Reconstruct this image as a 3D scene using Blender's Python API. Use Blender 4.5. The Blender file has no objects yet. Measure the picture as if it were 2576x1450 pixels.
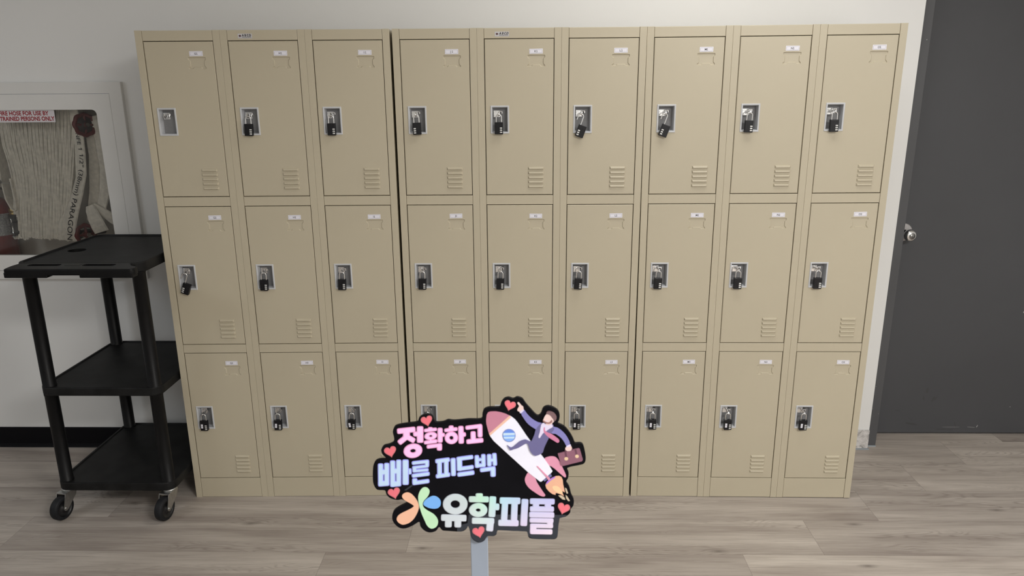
import bpy, bmesh, math, random
from mathutils import Vector, Matrix

random.seed(7)
C = bpy.context.scene.collection
SC = bpy.context.scene
PI = math.pi

# ---------------------------------------------------------------- camera, world, lights, exposure
cam_d = bpy.data.cameras.new('camera')
cam = bpy.data.objects.new('camera', cam_d)
C.objects.link(cam)
cam_d.sensor_fit = 'HORIZONTAL'
cam_d.sensor_width = 36.0
cam_d.lens = 1860.0 / 2576.0 * 36.0
cam_d.clip_start = 0.05
RIGHT = (0.99978, 0.0198035, -0.0069474)
FWD = (-0.0209371, 0.9639411, -0.2652906)
UP = (0.0014432, 0.2653776, 0.9641435)
cam.matrix_world = Matrix(((RIGHT[0], UP[0], -FWD[0], 0.02813),
                           (RIGHT[1], UP[1], -FWD[1], -2.7165),
                           (RIGHT[2], UP[2], -FWD[2], 1.63863),
                           (0, 0, 0, 1)))
cam_d.dof.use_dof = True
cam_d.dof.focus_distance = 2.85
cam_d.dof.aperture_fstop = 16.0
SC.camera = cam

world = bpy.data.worlds.new('world')
SC.world = world
world.use_nodes = True
world.node_tree.nodes['Background'].inputs[0].default_value = (0.6, 0.65, 0.7, 1)
world.node_tree.nodes['Background'].inputs[1].default_value = 0.2

SC.view_settings.view_transform = 'Standard'
SC.view_settings.look = 'None'
SC.view_settings.exposure = -0.12
SC.view_settings.gamma = 1.0
SC.view_settings.use_curve_mapping = False

CEIL = 2.75
# ceiling panels, the last three unseen and added as fill: x, y, power, size x, size y, colour
PANELS = [(0.70, -0.50, 10.0, 1.2, 0.6, (1.0, 0.985, 0.955)),
          (1.70, -3.30, 122.0, 1.2, 0.6, (1.0, 0.985, 0.955)),
          (-0.60, -3.50, 4.0, 1.2, 0.6, (1.0, 0.985, 0.955)),
          (-3.50, -2.00, 17.0, 1.2, 0.6, (0.86, 0.93, 1.0))]
XL, XR, YF = -5.5, 3.2, -5.0


def area_light(name, loc, direction, sx, sy, power, col):
    d = bpy.data.lights.new(name, 'AREA')
    d.shape = 'RECTANGLE'
    d.size, d.size_y = sx, sy
    d.energy = power
    d.color = col
    o = bpy.data.objects.new(name, d)
    o.location = loc
    o.rotation_euler = Vector(direction).to_track_quat('-Z', 'Y').to_euler()
    C.objects.link(o)
    return o


for i, (x, y, p, sx, sy, col) in enumerate(PANELS):
    o = area_light('ceiling_lamp', (x, y, CEIL - 0.035), (0, 0, -1), sx * 0.94, sy * 0.94, p, col)

# ---------------------------------------------------------------- helpers
def srgb(r, g, b):
    def f(c):
        c /= 255.0
        return c / 12.92 if c <= 0.04045 else ((c + 0.055) / 1.055) ** 2.4
    return (f(r), f(g), f(b), 1.0)


def mat(name, col, rough=0.5, metal=0.0, var=0.04, vscale=8.0, bump=0.0, bscale=400.0, spec=0.5, coat=0.0):
    """principled material with a little procedural colour variation and surface grain"""
    m = bpy.data.materials.new(name)
    m.use_nodes = True
    nt = m.node_tree
    b = nt.nodes['Principled BSDF']
    b.inputs['Roughness'].default_value = rough
    b.inputs['Metallic'].default_value = metal
    b.inputs['Specular IOR Level'].default_value = spec
    b.inputs['Coat Weight'].default_value = coat
    tc = nt.nodes.new('ShaderNodeTexCoord')
    n = nt.nodes.new('ShaderNodeTexNoise')
    n.inputs['Scale'].default_value = vscale
    n.inputs['Detail'].default_value = 4
    nt.links.new(tc.outputs['Object'], n.inputs['Vector'])
    r = nt.nodes.new('ShaderNodeValToRGB')
    r.color_ramp.elements[0].position = 0.3
    r.color_ramp.elements[1].position = 0.7
    r.color_ramp.elements[0].color = tuple(c * (1 - var) for c in col[:3]) + (1,)
    r.color_ramp.elements[1].color = tuple(min(1, c * (1 + var)) for c in col[:3]) + (1,)
    nt.links.new(n.outputs['Fac'], r.inputs['Fac'])
    nt.links.new(r.outputs['Color'], b.inputs['Base Color'])
    if bump > 0:
        n2 = nt.nodes.new('ShaderNodeTexNoise')
        n2.inputs['Scale'].default_value = bscale
        n2.inputs['Detail'].default_value = 2
        nt.links.new(tc.outputs['Object'], n2.inputs['Vector'])
        bp = nt.nodes.new('ShaderNodeBump')
        bp.inputs['Strength'].default_value = bump
        bp.inputs['Distance'].default_value = 0.001
        nt.links.new(n2.outputs['Fac'], bp.inputs['Height'])
        nt.links.new(bp.outputs['Normal'], b.inputs['Normal'])
    return m


class NT:
    """tiny node wiring helper"""
    def __init__(self, m):
        self.t = m.node_tree
        self.b = self.t.nodes['Principled BSDF']

    def n(self, kind, **kw):
        o = self.t.nodes.new('ShaderNode' + kind)
        for k, v in kw.items():
            setattr(o, k, v)
        return o

    def put(self, sock, v):
        if hasattr(v, 'is_output') or isinstance(v, bpy.types.NodeSocket):
            self.t.links.new(v, sock)
        else:
            sock.default_value = v

    def math(self, op, a, b=0.0, c=0.0):
        o = self.n('Math', operation=op)
        self.put(o.inputs[0], a)
        self.put(o.inputs[1], b)
        self.put(o.inputs[2], c)
        return o.outputs[0]

    def comb(self, x, y, z):
        o = self.n('CombineXYZ')
        for i, v in enumerate((x, y, z)):
            self.put(o.inputs[i], v)
        return o.outputs[0]

    def noise(self, vec, scale, detail=4.0, rough=0.5, dist=0.0):
        o = self.n('TexNoise')
        self.put(o.inputs['Vector'], vec)
        o.inputs['Scale'].default_value = scale
        o.inputs['Detail'].default_value = detail
        o.inputs['Roughness'].default_value = rough
        o.inputs['Distortion'].default_value = dist
        return o.outputs['Fac']

    def ramp(self, fac, stops):
        o = self.n('ValToRGB')
        e = o.color_ramp.elements
        while len(e) < len(stops):
            e.new(0.5)
        for q, (p, c) in zip(e, stops):
            q.position = p
            q.color = c
        self.put(o.inputs['Fac'], fac)
        return o.outputs['Color']

    def mix(self, fac, a, b, mode='MIX'):
        o = self.n('Mix', data_type='RGBA', blend_type=mode)
        self.put(o.inputs['Factor'], fac)
        self.put(o.inputs['A'] if False else o.inputs[6], a)
        self.put(o.inputs[7], b)
        return o.outputs[2]


class MB:
    """collects shapes and links them as ONE mesh object"""
    def __init__(self):
        self.v, self.f, self.m, self.s = [], [], [], []

    def add(self, vs, fs, mi=0, smooth=False):
        o = len(self.v)
        self.v += [tuple(q) for q in vs]
        for q in fs:
            self.f.append([o + i for i in q])
            self.m.append(mi)
            self.s.append(smooth)
        return self

    def bm(self, bm, mi=0, smooth=False, M=None):
        bm.verts.ensure_lookup_table()
        bm.verts.index_update()
        vs = [(M @ q.co) if M else q.co.copy() for q in bm.verts]
        self.add(vs, [[q.index for q in f.verts] for f in bm.faces], mi, smooth)
        bm.free()
        return self

    def box(self, x0, x1, y0, y1, z0, z1, bev=0.0, mi=0, seg=2, M=None):
        b = bmesh.new()
        bmesh.ops.create_cube(b, size=1.0)
        for q in b.verts:
            q.co = Vector((x0 + (q.co.x + 0.5) * (x1 - x0), y0 + (q.co.y + 0.5) * (y1 - y0), z0 + (q.co.z + 0.5) * (z1 - z0)))
        if bev > 0:
            bmesh.ops.bevel(b, geom=list(b.edges), offset=bev, segments=seg, affect='EDGES', profile=0.5)
        return self.bm(b, mi, False, M)

    def cyl(self, p0, p1, r0, r1=None, n=20, mi=0, caps=True):
        r1 = r0 if r1 is None else r1
        p0, p1 = Vector(p0), Vector(p1)
        d = (p1 - p0).normalized()
        a = d.orthogonal().normalized()
        b = d.cross(a)
        ring = lambda p, r: [p + (a * math.cos(2 * PI * i / n) + b * math.sin(2 * PI * i / n)) * r for i in range(n)]
        self.add(ring(p0, r0) + ring(p1, r1), [[i, (i + 1) % n, n + (i + 1) % n, n + i] for i in range(n)], mi, True)
        if caps:
            self.add(ring(p0, r0), [list(range(n))[::-1]], mi)
            self.add(ring(p1, r1), [list(range(n))], mi)
        return self

    def lathe(self, origin, axis, prof, n=28, mi=0):
        """prof: list of (distance along axis, radius)"""
        o, d = Vector(origin), Vector(axis).normalized()
        a = d.orthogonal().normalized()
        b = d.cross(a)
        vs, fs = [], []
        for t, r in prof:
            vs += [o + d * t + (a * math.cos(2 * PI * i / n) + b * math.sin(2 * PI * i / n)) * max(r, 1e-5) for i in range(n)]
        for k in range(len(prof) - 1):
            for i in range(n):
                j = (i + 1) % n
                fs.append([k * n + i, k * n + j, (k + 1) * n + j, (k + 1) * n + i])
        return self.add(vs, fs, mi, True)

    def tube(self, path, r, n=10, mi=0, closed=False):
        P = [Vector(p) for p in path]
        N = len(P)
        vs, fs = [], []
        a = None
        for k in range(N):
            if closed:
                d = P[(k + 1) % N] - P[k - 1]
            else:
                d = P[min(k + 1, N - 1)] - P[max(k - 1, 0)]
            d.normalize()
            a = d.orthogonal().normalized() if a is None else (a - d * a.dot(d)).normalized()
            b = d.cross(a)
            vs += [P[k] + (a * math.cos(2 * PI * i / n) + b * math.sin(2 * PI * i / n)) * r for i in range(n)]
        for k in range(N if closed else N - 1):
            q = (k + 1) % N
            for i in range(n):
                j = (i + 1) % n
                fs.append([k * n + i, k * n + j, q * n + j, q * n + i])
        self.add(vs, fs, mi, True)
        if not closed:
            self.add(vs[:n], [list(range(n))[::-1]], mi)
            self.add(vs[-n:], [list(range(n))], mi)
        return self

    def plate(self, poly, y0, y1, mi=0):
        """polygon in XZ with its front at y0 and its back at y1"""
        n = len(poly)
        if area2(poly) < 0:
            poly = poly[::-1]
        F = [(x, y0, z) for x, z in poly]
        B = [(x, y1, z) for x, z in poly]
        self.add(F, [list(range(n))], mi)
        self.add(B, [list(range(n))[::-1]], mi)
        self.add(F + B, [[i, n + i, n + (i + 1) % n, (i + 1) % n] for i in range(n)], mi)
        return self

    def ring(self, outer, inner, y0, y1, mi=0):
        n = len(outer)
        vs = [(x, y0, z) for x, z in outer] + [(x, y0, z) for x, z in inner] + [(x, y1, z) for x, z in outer] + [(x, y1, z) for x, z in inner]
        fs = []
        for i in range(n):
            j = (i + 1) % n
            fs += [[i, j, n + j, n + i], [i, 2 * n + i, 2 * n + j, j], [n + i, n + j, 3 * n + j, 3 * n + i], [2 * n + i, 3 * n + i, 3 * n + j, 2 * n + j]]
        return self.add(vs, fs, mi)

    def holed(self, loops, fn, mi=0):
        """flat face bounded by loops[0] with the other loops as holes; fn maps 2D to 3D"""
        b = bmesh.new()
        es = []
        for L in loops:
            q = [b.verts.new((p[0], p[1], 0)) for p in L]
            es += [b.edges.new((q[i], q[(i + 1) % len(q)])) for i in range(len(q))]
        bmesh.ops.triangle_fill(b, use_beauty=True, use_dissolve=False, edges=es, normal=(0, 0, 1))
        for q in b.verts:
            q.co = Vector(fn(q.co.x, q.co.y))
        return self.bm(b, mi)

    def skirt(self, A, B, mi=0, smooth=False):
        """wall between two 3D loops"""
        n = len(A)
        return self.add(list(A) + list(B), [[i, (i + 1) % n, n + (i + 1) % n, n + i] for i in range(n)], mi, smooth)

    def text(self, s, size, fn, mi=0, bold=0.0, sx=1.0, center=True, shear=0.0):
        cu = bpy.data.curves.new('glyphs', 'FONT')
        cu.body = s
        cu.size = size
        cu.offset = bold
        cu.shear = shear
        cu.resolution_u = 3
        if center:
            cu.align_x = 'CENTER'
        o = bpy.data.objects.new('glyphs', cu)
        C.objects.link(o)
        dg = bpy.context.evaluated_depsgraph_get()
        me = bpy.data.meshes.new_from_object(o.evaluated_get(dg))
        self.add([fn(q.co.x * sx, q.co.y) for q in me.vertices], [list(p.vertices) for p in me.polygons], mi)
        bpy.data.objects.remove(o)
        bpy.data.curves.remove(cu)
        bpy.data.meshes.remove(me)
        return self

    def mesh(self, name, mats):
        me = bpy.data.meshes.new(name)
        me.from_pydata(self.v, [], self.f)
        for q in (mats if isinstance(mats, (list, tuple)) else [mats]):
            me.materials.append(q)
        me.polygons.foreach_set('material_index', self.m)
        me.polygons.foreach_set('use_smooth', self.s)
        me.update()
        return me

    def build(self, name, mats, parent=None, loc=None):
        return link(name, self.mesh(name, mats), parent, loc)


def link(name, me, parent=None, loc=None):
    o = bpy.data.objects.new(name, me)
    C.objects.link(o)
    if parent:
        o.parent = parent
    if loc:
        o.location = loc
    return o


def area2(p):
    return sum(p[i][0] * p[(i + 1) % len(p)][1] - p[(i + 1) % len(p)][0] * p[i][1] for i in range(len(p)))


def inset(poly, d):
    """offset a polygon inwards by d"""
    if area2(poly) < 0:
        poly = poly[::-1]
    n = len(poly)
    out = []
    for i in range(n):
        p, q, r = Vector(poly[i - 1]), Vector(poly[i]), Vector(poly[(i + 1) % n])
        a, b = (q - p).normalized(), (r - q).normalized()
        na, nb = Vector((-a.y, a.x)), Vector((-b.y, b.x))
        k = na + nb
        k = k / max(0.35, (1 + na.dot(nb)))
        out.append(tuple(q + k * d))
    return out


def rrect(x0, x1, y0, y1, r, n=5):
    out = []
    for cx, cy, a0 in ((x1 - r, y1 - r, 0), (x0 + r, y1 - r, 90), (x0 + r, y0 + r, 180), (x1 - r, y0 + r, 270)):
        for i in range(n + 1):
            a = math.radians(a0 + 90 * i / n)
            out.append((cx + r * math.cos(a), cy + r * math.sin(a)))
    return out


def rounded(poly, r, n=4):
    """round the corners of a convex polygon"""
    out = []
    N = len(poly)
    for i in range(N):
        p, q, s = Vector(poly[i - 1]), Vector(poly[i]), Vector(poly[(i + 1) % N])
        rr = min(r, (p - q).length * 0.45, (s - q).length * 0.45)
        a, b = q + (p - q).normalized() * rr, q + (s - q).normalized() * rr
        for k in range(n + 1):
            t = k / n
            out.append(tuple(a * (1 - t) ** 2 + q * 2 * t * (1 - t) + b * t * t))
    return out


def smooth_loop(poly, n=3):
    """closed Catmull-Rom through the points"""
    P = [Vector(p) for p in poly]
    N = len(P)
    out = []
    for i in range(N):
        a, b, c, d = P[i - 1], P[i], P[(i + 1) % N], P[(i + 2) % N]
        for k in range(n):
            t = k / n
            out.append(tuple(0.5 * ((2 * b) + (c - a) * t + (2 * a - 5 * b + 4 * c - d) * t * t + (3 * b - a - 3 * c + d) * t ** 3)))
    return out


def thing(name, label, cat, loc=(0, 0, 0), rotz=0.0, group=None):
    o = bpy.data.objects.new(name, None)
    o.empty_display_size = 0.05
    C.objects.link(o)
    o.location = loc
    o.rotation_euler = (0, 0, rotz)
    o['label'] = label
    o['category'] = cat
    if group:
        o['group'] = group
    return o


def struct(o):
    o['kind'] = 'structure'
    return o

# marks on the door: x, z, width, height, angle, material (1 dark scuff, 2 pale chip)
DOOR_MARKS = [(1.872, 1.966, 0.006, 0.005, 20, 2), (1.875, 1.974, 0.002, 0.010, 25, 2), (1.917, 0.230, 0.012, 0.028, 0, 1), (1.951, 0.186, 0.012, 0.032, -25, 1), (1.963, 0.190, 0.006, 0.026, -25, 1),
              (1.905, 0.192, 0.008, 0.024, 8, 1), (1.790, 0.128, 0.028, 0.004, -14, 1), (1.858, 0.082, 0.030, 0.003, -35, 1), (2.072, 0.056, 0.004, 0.028, 20, 1), (1.865, 0.058, 0.06, 0.010, -10, 1),
              (2.055, 0.0415, 0.085, 0.0008, 0, 2), (2.150, 0.0410, 0.040, 0.0012, -5, 2), (2.178, 0.046, 0.003, 0.014, -25, 2), (2.010, 0.030, 0.05, 0.006, 0, 1), (2.317, 0.147, 0.004, 0.003, 0, 2),
              (2.050, 0.028, 0.03, 0.004, 5, 1), (2.300, 0.62, 0.004, 0.014, -20, 2)]
LABEL_DX = {}
LOCK_TILT = {'K2': 3.0, 'N2': 2.0, 'M2': 1.5, 'J1': -3.0, 'O2': 1.0, 'L2': 2.0, 'I3': 1.5}

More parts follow.
